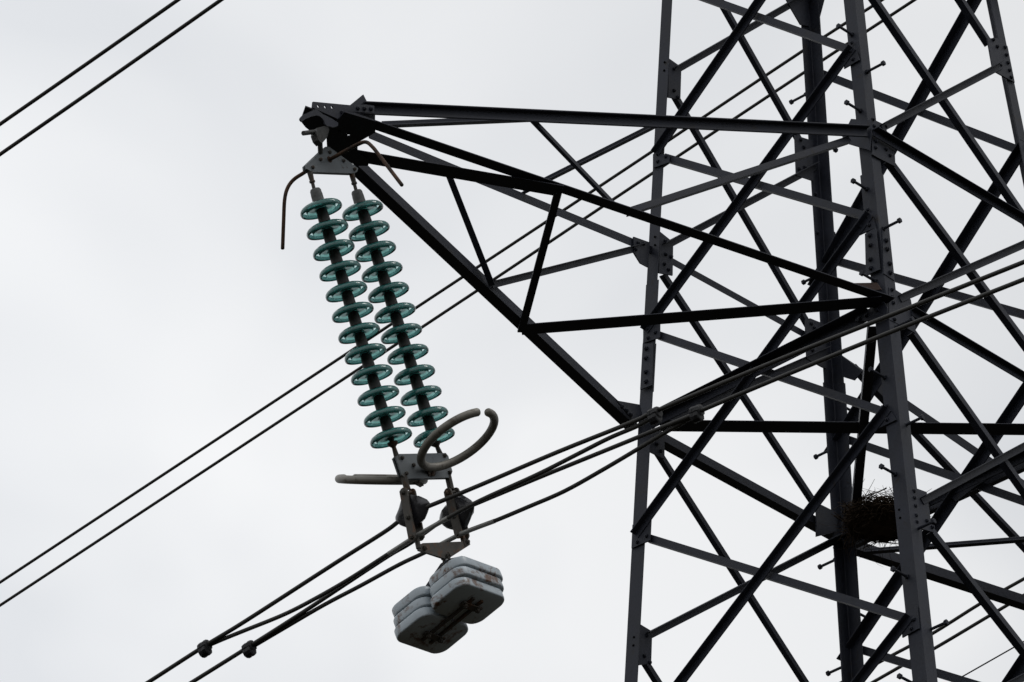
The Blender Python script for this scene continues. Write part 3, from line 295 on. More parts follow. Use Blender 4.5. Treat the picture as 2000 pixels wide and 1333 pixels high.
# ------------------------------------------------------------------ materials
def mat(name, base, rough=0.5, metal=0.0, var=0.0, vscale=6.0, bump=0.0, bscale=60.0, stain=None, stain_amt=0.5,
        sscale=5.0, spec=0.5, coat=0.0):
    m = bpy.data.materials.new(name)
    m.use_nodes = True
    t = m.node_tree
    b = t.nodes["Principled BSDF"]
    b.inputs["Roughness"].default_value = rough
    b.inputs["Metallic"].default_value = metal
    b.inputs["Specular IOR Level"].default_value = spec
    b.inputs["Coat Weight"].default_value = coat
    tcn = t.nodes.new("ShaderNodeTexCoord")
    col = None
    nz = t.nodes.new("ShaderNodeTexNoise")
    nz.inputs["Scale"].default_value = vscale
    nz.inputs["Detail"].default_value = 8
    nz.inputs["Roughness"].default_value = 0.62
    t.links.new(tcn.outputs["Object"], nz.inputs["Vector"])
    r = t.nodes.new("ShaderNodeValToRGB")
    r.color_ramp.elements[0].position = 0.3
    r.color_ramp.elements[1].position = 0.7
    r.color_ramp.elements[0].color = tuple(c * (1 - var) for c in base) + (1,)
    r.color_ramp.elements[1].color = tuple(min(1, c * (1 + var)) for c in base) + (1,)
    t.links.new(nz.outputs["Fac"], r.inputs["Fac"])
    col = r.outputs["Color"]
    rr = t.nodes.new("ShaderNodeMapRange")
    rr.inputs["To Min"].default_value = max(0.05, rough - 0.12)
    rr.inputs["To Max"].default_value = min(1.0, rough + 0.12)
    t.links.new(nz.outputs["Fac"], rr.inputs["Value"])
    t.links.new(rr.outputs["Result"], b.inputs["Roughness"])
    if stain:
        ns = t.nodes.new("ShaderNodeTexNoise")
        ns.inputs["Scale"].default_value = sscale
        ns.inputs["Detail"].default_value = 9
        ns.inputs["Roughness"].default_value = 0.7
        ns.inputs["Distortion"].default_value = 0.4
        t.links.new(tcn.outputs["Object"], ns.inputs["Vector"])
        rs = t.nodes.new("ShaderNodeValToRGB")
        rs.color_ramp.elements[0].position = 1 - stain_amt
        rs.color_ramp.elements[1].position = min(1.0, 1 - stain_amt + 0.10)
        t.links.new(ns.outputs["Fac"], rs.inputs["Fac"])
        mx = t.nodes.new("ShaderNodeMix"); mx.data_type = 'RGBA'
        t.links.new(rs.outputs["Color"], mx.inputs["Factor"])
        t.links.new(col, mx.inputs["A"])
        mx.inputs["B"].default_value = tuple(stain) + (1,)
        col = mx.outputs["Result"]
    t.links.new(col, b.inputs["Base Color"])
    if bump:
        nb = t.nodes.new("ShaderNodeTexNoise")
        nb.inputs["Scale"].default_value = bscale
        nb.inputs["Detail"].default_value = 4
        t.links.new(tcn.outputs["Object"], nb.inputs["Vector"])
        bp = t.nodes.new("ShaderNodeBump")
        bp.inputs["Strength"].default_value = bump
        bp.inputs["Distance"].default_value = 0.004
        t.links.new(nb.outputs["Fac"], bp.inputs["Height"])
        t.links.new(bp.outputs["Normal"], b.inputs["Normal"])
    return m

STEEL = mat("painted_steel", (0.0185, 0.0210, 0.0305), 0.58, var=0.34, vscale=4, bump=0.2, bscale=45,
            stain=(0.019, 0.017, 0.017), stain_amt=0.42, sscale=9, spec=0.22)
STEEL_RUST = mat("rusted_painted_steel", (0.030, 0.026, 0.028), 0.7, var=0.2, vscale=7, bump=0.2,
                 stain=(0.048, 0.026, 0.019), stain_amt=0.56, sscale=5, spec=0.25)
HOLE = mat("bolt_hole", (0.004, 0.004, 0.004), 0.9, spec=0.0)
GALV = mat("galvanised_steel", (0.135, 0.150, 0.158), 0.55, metal=0.2, var=0.18, vscale=9, bump=0.1,
           stain=(0.06, 0.052, 0.042), stain_amt=0.42, sscale=14)
GALV_OLD = mat("weathered_galvanised_steel", (0.062, 0.056, 0.047), 0.62, metal=0.15, var=0.25, vscale=10, bump=0.2,
               stain=(0.105, 0.048, 0.020), stain_amt=0.49, sscale=9)
RING = mat("grey_ring_tube", (0.175, 0.163, 0.138), 0.5, metal=0.2, var=0.15, vscale=10,
           stain=(0.080, 0.066, 0.048), stain_amt=0.46, sscale=16)
RUSTROD = mat("rusty_rod", (0.075, 0.042, 0.026), 0.75, var=0.35, vscale=12, bump=0.2,
              stain=(0.030, 0.022, 0.018), stain_amt=0.5, sscale=10, spec=0.2)
CAP = mat("insulator_cap_iron", (0.055, 0.056, 0.054), 0.6, metal=0.2, var=0.25, vscale=20, bump=0.3, bscale=60,
          stain=(0.03, 0.024, 0.02), stain_amt=0.45, sscale=20)
CAP_LIT = mat("skylit_insulator_cap", (0.095, 0.098, 0.095), 0.6, metal=0.2, var=0.25, vscale=14, bump=0.3,
              stain=(0.05, 0.045, 0.036), stain_amt=0.45, sscale=14)  # same cap iron made lighter: unshaded sky light put into the colour
WIRE = mat("dark_aluminium_wire", (0.028, 0.027, 0.024), 0.6, metal=0.1, var=0.25, vscale=25, spec=0.4)
SLEEVE = mat("bright_wire_sleeve", (0.24, 0.24, 0.225), 0.5, metal=0.3, var=0.15, vscale=20)
PLASTIC = mat("black_plastic_wrap", (0.022, 0.022, 0.025), 0.22, var=0.2, vscale=12, bump=0.5, bscale=25, coat=0.3)
RUBBER = mat("black_rubber", (0.009, 0.009, 0.0105), 0.6, var=0.2, vscale=12, bump=0.3, bscale=40, spec=0.3)
WEIGHT = mat("flaking_grey_paint", (0.40, 0.455, 0.49), 0.38, var=0.08, vscale=7, bump=0.12, bscale=25,
             stain=(0.110, 0.048, 0.020), stain_amt=0.475, sscale=7.5)
TWIG = mat("dry_twigs", (0.055, 0.040, 0.028), 0.9, var=0.5, vscale=18, spec=0.1)
GROUND = mat("dark_meadow", (0.026, 0.023, 0.017), 0.95, var=0.4, vscale=0.05, spec=0.05,
             stain=(0.020, 0.018, 0.014), stain_amt=0.48, sscale=0.012)

def glass(name, base, trans, rough, dens):
    m = bpy.data.materials.new(name)
    m.use_nodes = True
    t = m.node_tree
    p = t.nodes["Principled BSDF"]
    p.inputs["Transmission Weight"].default_value = trans
    p.inputs["IOR"].default_value = 1.5
    p.inputs["Roughness"].default_value = rough
    tcn = t.nodes.new("ShaderNodeTexCoord")
    nz = t.nodes.new("ShaderNodeTexNoise")
    nz.inputs["Scale"].default_value = 16
    nz.inputs["Detail"].default_value = 5
    t.links.new(tcn.outputs["Object"], nz.inputs["Vector"])
    r = t.nodes.new("ShaderNodeValToRGB")
    r.color_ramp.elements[0].position = 0.32
    r.color_ramp.elements[1].position = 0.68
    r.color_ramp.elements[0].color = tuple(c * .72 for c in base) + (1,)
    r.color_ramp.elements[1].color = tuple(min(1, c * 1.12) for c in base) + (1,)
    t.links.new(nz.outputs["Fac"], r.inputs["Fac"])
    t.links.new(r.outputs["Color"], p.inputs["Base Color"])
    va = t.nodes.new("ShaderNodeVolumeAbsorption")
    va.inputs["Color"].default_value = (0.12, 0.66, 0.63, 1)
    va.inputs["Density"].default_value = dens
    t.links.new(va.outputs["Volume"], t.nodes["Material Output"].inputs["Volume"])
    return m
GLASS_RIM = glass("teal_glass_rim", (0.060, 0.29, 0.265), 0.56, 0.12, 10.0)  # one glass in several tones, its bright and dark zones put into colour
GLASS_SKYLIT = glass("teal_glass_skylit", (0.80, 0.95, 0.93), 1.0, 0.03, 10.0)  # same glass made paler: sky shining through the ring put into its colour
GLASS_CORE = glass("teal_glass_core", (0.18, 0.56, 0.50), 0.90, 0.30, 10.0)

# ------------------------------------------------------------------ helpers
def link(name, bm, m, parent=None, smooth=False, recalc=True):
    if recalc:
        bmesh.ops.recalc_face_normals(bm, faces=bm.faces)
    me = bpy.data.meshes.new(name)
    bm.to_mesh(me); bm.free()
    if smooth:
        for p in me.polygons: p.use_smooth = True
        try: me.set_sharp_from_angle(angle=math.radians(38))
        except Exception: pass
    for mm in (m if isinstance(m, (list, tuple)) else [m]): me.materials.append(mm)
    o = bpy.data.objects.new(name, me)
    COL.objects.link(o)
    if parent:
        o.parent = parent
        o.matrix_parent_inverse = Matrix.Translation(parent_origin(parent)).inverted()
    return o

def parent_origin(p):
    v = Vector(p.location)
    q = p.parent
    while q is not None:
        v = Vector((0, 0, 0)) + Vector(p.location) if False else v
        q = q.parent
    return v

def tag(o, label, cat, group=None):
    o['label'] = label; o['category'] = cat
    if group: o['group'] = group
    return o

def thing(name, label, cat, loc=(0, 0, 0), group=None):
    o = bpy.data.objects.new(name, None)
    o.location = loc
    o.empty_display_size = 0.1
    COL.objects.link(o)
    return tag(o, label, cat, group)

def frame(a, b):
    a, b = Vector(a), Vector(b)
    z = (b - a).normalized()
    x = z.orthogonal().normalized()
    return a, b, x, z.cross(x), z

def tube(bm, pts, r, n=10, cap=True, mi=0):
    pts = [Vector(p) for p in pts]
    rad = r if isinstance(r, (list, tuple)) else [r] * len(pts)
    t0 = (pts[1] - pts[0]).normalized()
    x = t0.orthogonal().normalized()
    rings = []
    for i, p in enumerate(pts):
        if i == 0: t = t0
        elif i == len(pts) - 1: t = (pts[i] - pts[i - 1]).normalized()
        else: t = ((pts[i + 1] - p).normalized() + (p - pts[i - 1]).normalized()).normalized()
        x = (x - t * x.dot(t)).normalized()
        y = t.cross(x)
        rings.append([bm.verts.new(p + (x * math.cos(2 * math.pi * k / n) + y * math.sin(2 * math.pi * k / n)) * rad[i]) for k in range(n)])
    for a, b_ in zip(rings, rings[1:]):
        for k in range(n):
            f = bm.faces.new((a[k], a[(k + 1) % n], b_[(k + 1) % n], b_[k])); f.material_index = mi
    if cap:
        bm.faces.new(rings[0][::-1]).material_index = mi
        bm.faces.new(rings[-1]).material_index = mi

def rounded_tube(bm, pts, r, n=14):
    """tube with hemispherical ends"""
    pts = [Vector(p) for p in pts]
    d0 = (pts[0] - pts[1]).normalized(); d1 = (pts[-1] - pts[-2]).normalized()
    P, Rr = [], []
    for a in (85, 60, 30): P.append(pts[0] + d0 * r * .6 * math.sin(math.radians(a))); Rr.append(r * math.cos(math.radians(a)))
    for p in pts: P.append(p); Rr.append(r)
    for a in (30, 60, 85): P.append(pts[-1] + d1 * r * .6 * math.sin(math.radians(a))); Rr.append(r * math.cos(math.radians(a)))
    tube(bm, P, Rr, n)

def smooth_path(pts, sub=6):
    pts = [Vector(p) for p in pts]
    out = []
    for i in range(len(pts) - 1):
        p0 = pts[i - 1] if i else pts[0] * 2 - pts[1]
        p1, p2 = pts[i], pts[i + 1]
        p3 = pts[i + 2] if i + 2 < len(pts) else pts[-1] * 2 - pts[-2]
        for k in range(sub):
            t = k / sub
            out.append(0.5 * ((2 * p1) + (p2 - p0) * t + (2 * p0 - 5 * p1 + 4 * p2 - p3) * t * t + (3 * p1 - p0 - 3 * p2 + p3) * t ** 3))
    out.append(pts[-1])
    return out

def prism(bm, poly, vec, mi=0):
    vec = Vector(vec)
    a = [bm.verts.new(Vector(p) - vec / 2) for p in poly]
    b_ = [bm.verts.new(Vector(p) + vec / 2) for p in poly]
    n = len(poly)
    bm.faces.new(a[::-1]).material_index = mi
    bm.faces.new(b_).material_index = mi
    for i in range(n):
        bm.faces.new((a[i], a[(i + 1) % n], b_[(i + 1) % n], b_[i])).material_index = mi

def holed_plate(bm, poly, n, t, holes, r):
    n = Vector(n); x = n.orthogonal().normalized(); y = n.cross(x)
    loops = [[Vector(p) for p in poly]] + [[Vector(h) + (x * math.cos(2 * math.pi * k / 12) + y * math.sin(2 * math.pi * k / 12)) * r for k in range(12)] for h in holes]
    for side in (-1, 1):
        ed = []
        for lp in loops:
            vs = [bm.verts.new(p + n * t * .5 * side) for p in lp]
            ed += [bm.edges.new((vs[i], vs[(i + 1) % len(vs)])) for i in range(len(vs))]
        bmesh.ops.triangle_fill(bm, use_beauty=True, use_dissolve=False, edges=ed, normal=n)
    bm.verts.ensure_lookup_table()
    half = len(bm.verts) // 2; k0 = 0
    for lp in loops:
        m_ = len(lp)
        for i in range(m_):
            a, c = k0 + i, k0 + (i + 1) % m_
            bm.faces.new((bm.verts[a], bm.verts[c], bm.verts[half + c], bm.verts[half + a]))
        k0 += m_

def bolt(bm, p, n, r, h=None, stub=True, mi=0):
    """hexagonal nut with a short threaded stub"""
    p, n = Vector(p), Vector(n).normalized()
    h = h or r * 0.9
    x = n.orthogonal().normalized(); y = n.cross(x)
    a0 = random.random() * 1.05
    def ring(c, rr, k=6, a=a0): return [c + (x * math.cos(a + 2 * math.pi * i / k) + y * math.sin(a + 2 * math.pi * i / k)) * rr for i in range(k)]
    tube(bm, [p - n * .002, p + n * h * .8, p + n * h], [r, r, r * .82], 6, mi=mi)
    if stub: tube(bm, [p + n * h, p + n * (h + r * .35)], r * .5, 8, mi=mi)

def angle_bar(bm, p0, p1, A, wa, B, wb, t):
    """rolled steel angle: heel line p0-p1, flanges along A and B"""
    p0, p1, A, B = Vector(p0), Vector(p1), Vector(A).normalized(), Vector(B)
    ax = (p1 - p0).normalized()
    B = (B - ax * B.dot(ax)).normalized()
    prof = [(0, 0), (wa, 0), (wa, t * .6), (wa - t * .4, t), (t * 1.5, t), (t, t * 1.5), (t, wb - t * .4), (t * .6, wb), (0, wb)]
    ra = [bm.verts.new(p0 + A * u + B * v) for u, v in prof]
    rb = [bm.verts.new(p1 + A * u + B * v) for u, v in prof]
    n = len(prof)
    bm.faces.new(ra[::-1]); bm.faces.new(rb)
    for i in range(n):
        bm.faces.new((ra[i], ra[(i + 1) % n], rb[(i + 1) % n], rb[i]))

def lathe(bm, prof, origin, axis, n=48, mi=0, closed=False, mis=None):
    o, z = Vector(origin), Vector(axis).normalized()
    x = z.orthogonal().normalized(); y = z.cross(x)
    rings = []
    for r, h in prof:
        if r < 1e-6: rings.append([bm.verts.new(o + z * h)])
        else: rings.append([bm.verts.new(o + z * h + (x * math.cos(2 * math.pi * k / n) + y * math.sin(2 * math.pi * k / n)) * r) for k in range(n)])
    pairs = list(zip(rings, rings[1:]))
    if closed: pairs.append((rings[-1], rings[0]))
    for pi_, (a, b_) in enumerate(pairs):
        if mis: mi = mis[pi_]
        for k in range(n):
            k2 = (k + 1) % n
            if len(a) == 1 and len(b_) == 1: continue
            if len(a) == 1: f = bm.faces.new((a[0], b_[k2], b_[k]))
            elif len(b_) == 1: f = bm.faces.new((a[k], a[k2], b_[0]))
            else: f = bm.faces.new((a[k], a[k2], b_[k2], b_[k]))
            f.material_index = mi

# ------------------------------------------------------------------ ground
bm = bmesh.new()
bmesh.ops.create_circle(bm, cap_ends=True, segments=64, radius=5000)
g = link("ground", bm, GROUND)
g['kind'] = 'structure'

# ------------------------------------------------------------------ transmission tower
tower = thing("transmission_tower", "dark grey steel lattice tower with angle braces, step bolts and a cross arm reaching left", "pylon", (0, 0, 0))
ZB, SC = 22.9, 1.12
def leg_corner(sx, sy, z):
    a = SC - TAPER * (z - ZB)
    return Vector((sx * a, sy * a, z))
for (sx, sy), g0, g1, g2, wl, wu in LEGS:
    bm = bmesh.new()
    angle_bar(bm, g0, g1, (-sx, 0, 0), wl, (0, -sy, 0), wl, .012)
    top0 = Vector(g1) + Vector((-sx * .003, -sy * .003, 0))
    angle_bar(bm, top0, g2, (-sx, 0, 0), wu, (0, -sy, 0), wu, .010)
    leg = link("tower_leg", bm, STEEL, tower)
    leg_ref = leg
    if (sx, sy) == (1, 1):
        for p, n in LEG_BOLTS:
            bm = bmesh.new(); bolt(bm, p, n, .014)
            link("bolt", bm, STEEL, leg)

# bracing: heel line, flange directions and widths
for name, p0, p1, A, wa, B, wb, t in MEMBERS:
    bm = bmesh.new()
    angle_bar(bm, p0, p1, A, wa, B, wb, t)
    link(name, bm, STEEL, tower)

# bracing panels outside the picture, so that the tower stands on the ground and carries on upwards
def panel_x(z0, z1, face):
    (a, b_), nrm = face
    for (c, d) in ((a, b_), (b_, a)):
        p, q = leg_corner(c[0], c[1], z0), leg_corner(d[0], d[1], z1)
        bm = bmesh.new()
        ax = (q - p).normalized(); n = Vector(nrm)
        inn = n * (0.014 if c == a else -0.016)
        angle_bar(bm, p + inn, q + inn, ax.cross(n), .06, n if c == a else -n, .06, .008)
        link("diagonal_brace", bm, STEEL, tower)
FACES = [(((-1, -1), (-1, 1)), (-1, 0, 0)), (((-1, 1), (1, 1)), (0, 1, 0)), (((1, 1), (1, -1)), (1, 0, 0)), (((1, -1), (-1, -1)), (0, -1, 0))]
for k, (z0, z1) in enumerate(((0.3, 6.5), (6.5, 12.0), (12.0, 16.2), (16.2, 19.2))):
    for fc in FACES: panel_x(z0, z1, fc)
for k, (z0, z1) in enumerate(((27.9, 30.0), (30.0, 32.2))):
    for fc in FACES: panel_x(z0, z1, fc)

nb = 0
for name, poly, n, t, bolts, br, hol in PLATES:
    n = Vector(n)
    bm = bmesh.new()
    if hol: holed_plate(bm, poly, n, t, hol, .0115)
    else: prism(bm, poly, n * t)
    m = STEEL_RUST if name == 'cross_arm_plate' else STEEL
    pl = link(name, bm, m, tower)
    for bp in bolts:
        if nb >= 96: break
        nb += 1
        bm = bmesh.new()
        bolt(bm, Vector(bp) + n * t * .5, n, br)
        link("bolt", bm, STEEL, pl)

for base, d, Ls in STEP_BOLTS:
    base, d = Vector(base), Vector(d).normalized()
    bm = bmesh.new()
    tube(bm, [base, base + d * Ls], .0105, 10)
    bolt(bm, base + d * .002, d, .019, .016, stub=False)
    bolt(bm, base + d * (Ls - .004), d, .021, .018, stub=False)
    link("step_bolt", bm, STEEL, tower)
bm = bmesh.new()
for p, n in HOLES:
    lathe(bm, [(0, .0006), (.0085, .0006), (.0085, -.004), (0, -.004)], Vector(p) + Vector(n) * .002, n, 14)
link("bolt_hole", bm, HOLE, leg_ref)

# ------------------------------------------------------------------ insulator strings
def on_line(a, b_, t): return Vector(a) + (Vector(b_) - Vector(a)) * t
SHED = [(.040, .004, 0), (.058, .003, 0), (.080, .000, 1), (.103, -.006, 1), (.119, -.015, 0), (.1285, -.027, 0), (.1320, -.040, 0), (.1310, -.051, 0),
        (.1275, -.0560, 0), (.1235, -.0535, 0), (.1205, -.046, 1), (.1160, -.038, 1), (.1100, -.0325, 1), (.1020, -.0300, 1), (.0940, -.0310, 2),
        (.0915, -.042, 2), (.0870, -.0470, 2), (.0800, -.0460, 2), (.0700, -.043, 2), (.0580, -.0425, 2), (.0450, -.042, 2), (.0400, -.032, 2), (.038, -.012, 0)]
CAPP = [(0, .116), (.018, .116), (.031, .111), (.0365, .099), (.0370, .080), (.0385, .072), (.0385, .058), (.0385, .050), (.0395, .030),
        (.0415, .022), (.042, .006), (.040, .001), (.0, .001)]
PINP = [(0, 0), (.018, 0), (.0195, -.018), (.012, -.028), (.0095, -.034), (.0095, -.070), (0, -.070)]
for si, (a, b_) in enumerate(STRINGS):
    a, b_ = Vector(a), Vector(b_)
    up = (a - b_).normalized()
    st = thing("insulator_string", ("left string of twelve teal glass insulator discs, all in full view" if si == 0 else
               "right string of teal glass insulator discs, its lowest disc behind the curved grey ring"),
               "insulator string", a + up * .1, "insulator strings hanging from the cross arm")
    for k in range(12):
        c = on_line(a, b_, k / 11) + up * .028
        j = Vector((random.uniform(-1, 1), random.uniform(-1, 1), 0)) * .012
        ax = (up + j).normalized()
        bm = bmesh.new(); lathe(bm, [(r_ * 1.05 if r_ > .07 else r_, h_ + .010) for r_, h_, _m in SHED], c, ax, 64, closed=True, mis=[q_[2] for q_ in SHED])
        link("glass_disc", bm, [GLASS_RIM, GLASS_SKYLIT, GLASS_CORE], st, smooth=True)
        bm = bmesh.new(); lathe(bm, CAPP, c, ax, 28)
        # cotter eye on the side of the cap
        e = Vector((-0.62, -0.62, 0.0)); e = (e - ax * e.dot(ax)).normalized()
        bolt(bm, c + ax * .082 + e * .030, e, .009, .006)
        tube(bm, [c - ax * .062, c - ax * .0295, c - ax * .0005], [.0125, .021, .030], 16)
        link("metal_cap", bm, CAP if k else CAP_LIT, st, smooth=True)
    bm = bmesh.new()
    p0, p1 = FIT['rod'][si]
    p0, p1 = Vector(p0), Vector(p1)
    mid = on_line(p0, p1, .6)
    tube(bm, [p0, on_line(p0, p1, .45), mid, p1], [.019, .016, .0115, .0115], 12)
    tube(bm, [mid - (p1 - p0).normalized() * .006, mid + (p1 - p0).normalized() * .006], .019, 12)
    link("ball_eye", bm, GALV_OLD, st, smooth=True)
    p0, p1 = FIT['rod'][2 + si]
    p0, p1 = Vector(p0), Vector(p1)
    bm = bmesh.new()
    tube(bm, [p0, on_line(p0, p1, .15), on_line(p0, p1, .35), on_line(p0, p1, 1.25)], [.034, .034, .014, .020], 14)
    link("socket_eye", bm, GALV_OLD, st, smooth=True)

# ------------------------------------------------------------------ upper yoke with arcing horns
yo = thing("yoke_plate", "triangular galvanised yoke plate with two rusty arcing horns below the arm tip", "yoke plate", FIT['top_yoke'][0])
bm = bmesh.new()
for dy in (-.012, .012):
    prism(bm, [Vector(p) + Vector((0, dy, 0)) for p in FIT['top_yoke']], (0, .010, 0))
link("yoke_side", bm, GALV, yo)
for p in FIT['top_yoke_holes']:
    bm = bmesh.new()
    bolt(bm, Vector(p) + Vector((0, -.017, 0)), (0, -1, 0), .013)
    link("bolt", bm, GALV_OLD, yo)
p = Vector(FIT['top_yoke'][0]) + Vector((.015, 0, 0))
# shackle between bracket and yoke
bm = bmesh.new()
prism(bm, FIT['shk'], (0, .05, 0))
sp = [Vector(v) for v in FIT['shpin']]
tube(bm, [sp[0], sp[1]], .016, 10)
tube(bm, [sp[2], sp[3] + Vector((0, .04, 0))], .017, 10)
link("shackle", bm, CAP, yo)
for key, nm in (('hornR', 'arcing_horn'), ('hornL', 'arcing_horn')):
    bm = bmesh.new()
    pts = smooth_path(FIT[key], 5)
    rounded_tube(bm, pts, .0125, 12)
    bolt(bm, pts[0], pts[1] - pts[0], .026, .02)
    link(nm, bm, RUSTROD, yo, smooth=True)

# ------------------------------------------------------------------ lower yoke with rings
ly = thing("yoke_plate", "rectangular grey yoke plate under the glass discs carrying two open grey rings", "yoke plate", FIT['yoke'][0])
bm = bmesh.new()
for dy in (-.012, .012):
    prism(bm, [Vector(p) + Vector((0, dy, 0)) for p in FIT['yoke']], (0, .010, 0))
link("yoke_side", bm, GALV, ly)
for i, p in enumerate(FIT['yoke_holes']):
    bm = bmesh.new()
    bolt(bm, Vector(p) + Vector((0, -.017, 0)), (0, -1, 0), .014)
    link("bolt", bm, GALV_OLD, ly)
SV = Vector((.926, 0, .379)); UV_ = Vector((-.379, 0, .926))
for key, sgn in (('ringR', -1), ('ringL', 1)):
    c = Vector(FIT[key])
    tl = math.radians(19.0 if sgn < 0 else 24)
    tdir = (Vector((0, sgn, 0)) * math.cos(tl) + UV_ * math.sin(tl)).normalized()
    SR = SV
    if sgn > 0:                                  # the left ring is bent down a little on its bracket
        nr = Vector((-.358, -.391, .847)).normalized()
        tdir = (tdir - nr * tdir.dot(nr)).normalized()
        SR = tdir.cross(nr).normalized()
    rr = .270
    pts = []
    for i in range(49):
        a = math.radians(12) + math.radians(336) * i / 48
        pts.append(c + tdir * rr * math.cos(a) + SR * rr * math.sin(a))
    bm = bmesh.new()
    rounded_tube(bm, pts, .0275, 18)
    link("corona_ring", bm, RING, ly, smooth=True)
    bm = bmesh.new()
    inner = c - tdir * rr
    yk = Vector((c.x - UV_.x * 0, 0, 0))
    foot = Vector((inner.x + .02, sgn * .02, inner.z - .04))
    tube(bm, [inner + SV * .02, foot], .016, 8)
    prism(bm, [inner + SV * -.05, inner + SV * .05, foot + SV * .03, foot - SV * .03], tdir.cross(SV) * .012)
    link("ring_bracket", bm, GALV_OLD, ly)

# ------------------------------------------------------------------ suspension clamps with side straps
def blob(bm, c, ax, L_, r, seed, sub=3):
    res = bmesh.ops.create_icosphere(bm, subdivisions=sub, radius=1.0)
    ax = Vector(ax).normalized(); x = ax.orthogonal().normalized(); y = ax.cross(x)
    x, y = SV, ax.cross(SV).normalized()
    for v in res['verts']:
        p = v.co.copy()
        s = 1.0 - .10 * abs(p.z) ** 3; taper = 1 - .55 * abs(p.z) ** 2.2
        ridge = 1 + .07 * math.sin(5 * math.atan2(p.y, p.x) + 3 * p.z + seed) + .45 * noise.noise(p * 1.2 + Vector((seed, 0, 0))) \
            + .30 * abs(noise.noise(p * 2.9 + Vector((0, seed, 0))))
        q = (x * p.x * .46 + y * p.y) * r * ridge * taper * 1.12
        sx_ = q.dot(SV)
        if sx_ < -.028: q -= SV * (sx_ + .028)
        v.co = Vector(c) + ax * p.z * L_ * s + q

WIRE_AX = {0: Vector(WIRES['c1'][7]) - Vector(WIRES['c1'][5]), 1: Vector(WIRES['c2'][8]) - Vector(WIRES['c2'][6])}
for i in range(2):
    cl = thing("suspension_clamp", ("plastic wrapped wire clamp between two rusty straps, left one under the yoke plate" if i == 0 else
               "plastic wrapped wire clamp between two dark straps, right one under the yoke plate"), "clamp", FIT['cl'][i],
               "wire clamps under the yoke plate")
    for j in range(2):
        a, b_ = (Vector(v) for v in FIT['strap'][2 * i + j])
        v = (b_ - a).normalized()
        nrm = SV
        yv = Vector((0, 1, 0))
        w = .031
        poly = []
        for s_, cc, k0 in ((-1, a, 0), (1, b_, 1)):
            for k in range(7):
                ang = math.pi * k / 6
                d = (yv * math.cos(ang) * w * (1 if s_ < 0 else -1)) + v * s_ * math.sin(ang) * w
                poly.append(cc - v * s_ * w + d)
        bm = bmesh.new()
        prism(bm, poly, nrm * .011)
        st = link("side_strap", bm, GALV_OLD, cl)
        for q in (a + v * w, on_line(a, b_, .55), b_ - v * w):
            bm = bmesh.new()
            bolt(bm, q + nrm * (.006 if j else -.006), nrm if j else -nrm, .016)
            link("bolt", bm, GALV_OLD, st)
    a0, a1 = (Vector(v) for v in FIT['strap'][2 * i]); b0, b1 = (Vector(v) for v in FIT['strap'][2 * i + 1])
    bm = bmesh.new()
    l0, l1 = (Vector(v) for v in FIT['link'][i])
    tube(bm, [l0, l1], .022, 10)
    tube(bm, [a0 + (a1 - a0).normalized() * .03 - SV * .03, b0 + (b1 - b0).normalized() * .03 + SV * .03], .012, 10)
    link("link_rod", bm, GALV_OLD, cl)
    bm = bmesh.new()
    tube(bm, [a1 - (a1 - a0).normalized() * .03 - SV * .03, b1 - (b1 - b0).normalized() * .03 + SV * .03], .012, 10)
    low = (a1 + b1) / 2
    tube(bm, [low + (a1 - a0).normalized() * -.03, low + (a1 - a0).normalized() * .05], .017, 10)
    link("lower_pin", bm, GALV_OLD, cl)
    bm = bmesh.new()
    cc = Vector(FIT['cl'][i]) + SV * (.0, .011)[i]
    blob(bm, cc, WIRE_AX[i], .165, .085, 3.1 + 5.3 * i)
    bl = link("plastic_wrap", bm, PLASTIC, cl, smooth=True)

# ------------------------------------------------------------------ lower triangle plate
tp = thing("yoke_plate", "flat rusty triangular yoke plate joining the clamp straps above the weights", "yoke plate", FIT['low'][0])
bm = bmesh.new()
prism(bm, FIT['low'], (0, .016, 0))
link("yoke_side", bm, GALV_OLD, tp)
for p in (FIT['hang'], on_line(FIT['low'][1], FIT['low'][7], .5) + Vector((.03, 0, 0)), on_line(FIT['low'][3], FIT['low'][4], .5) - Vector((.03, 0, .01))):
    bm = bmesh.new()
    bolt(bm, Vector(p) + Vector((0, -.008, 0)), (0, -1, 0), .018, .018)
    bolt(bm, Vector(p) + Vector((0, .008, 0)), (0, 1, 0), .018, .018)
    link("bolt", bm, GALV_OLD, tp)

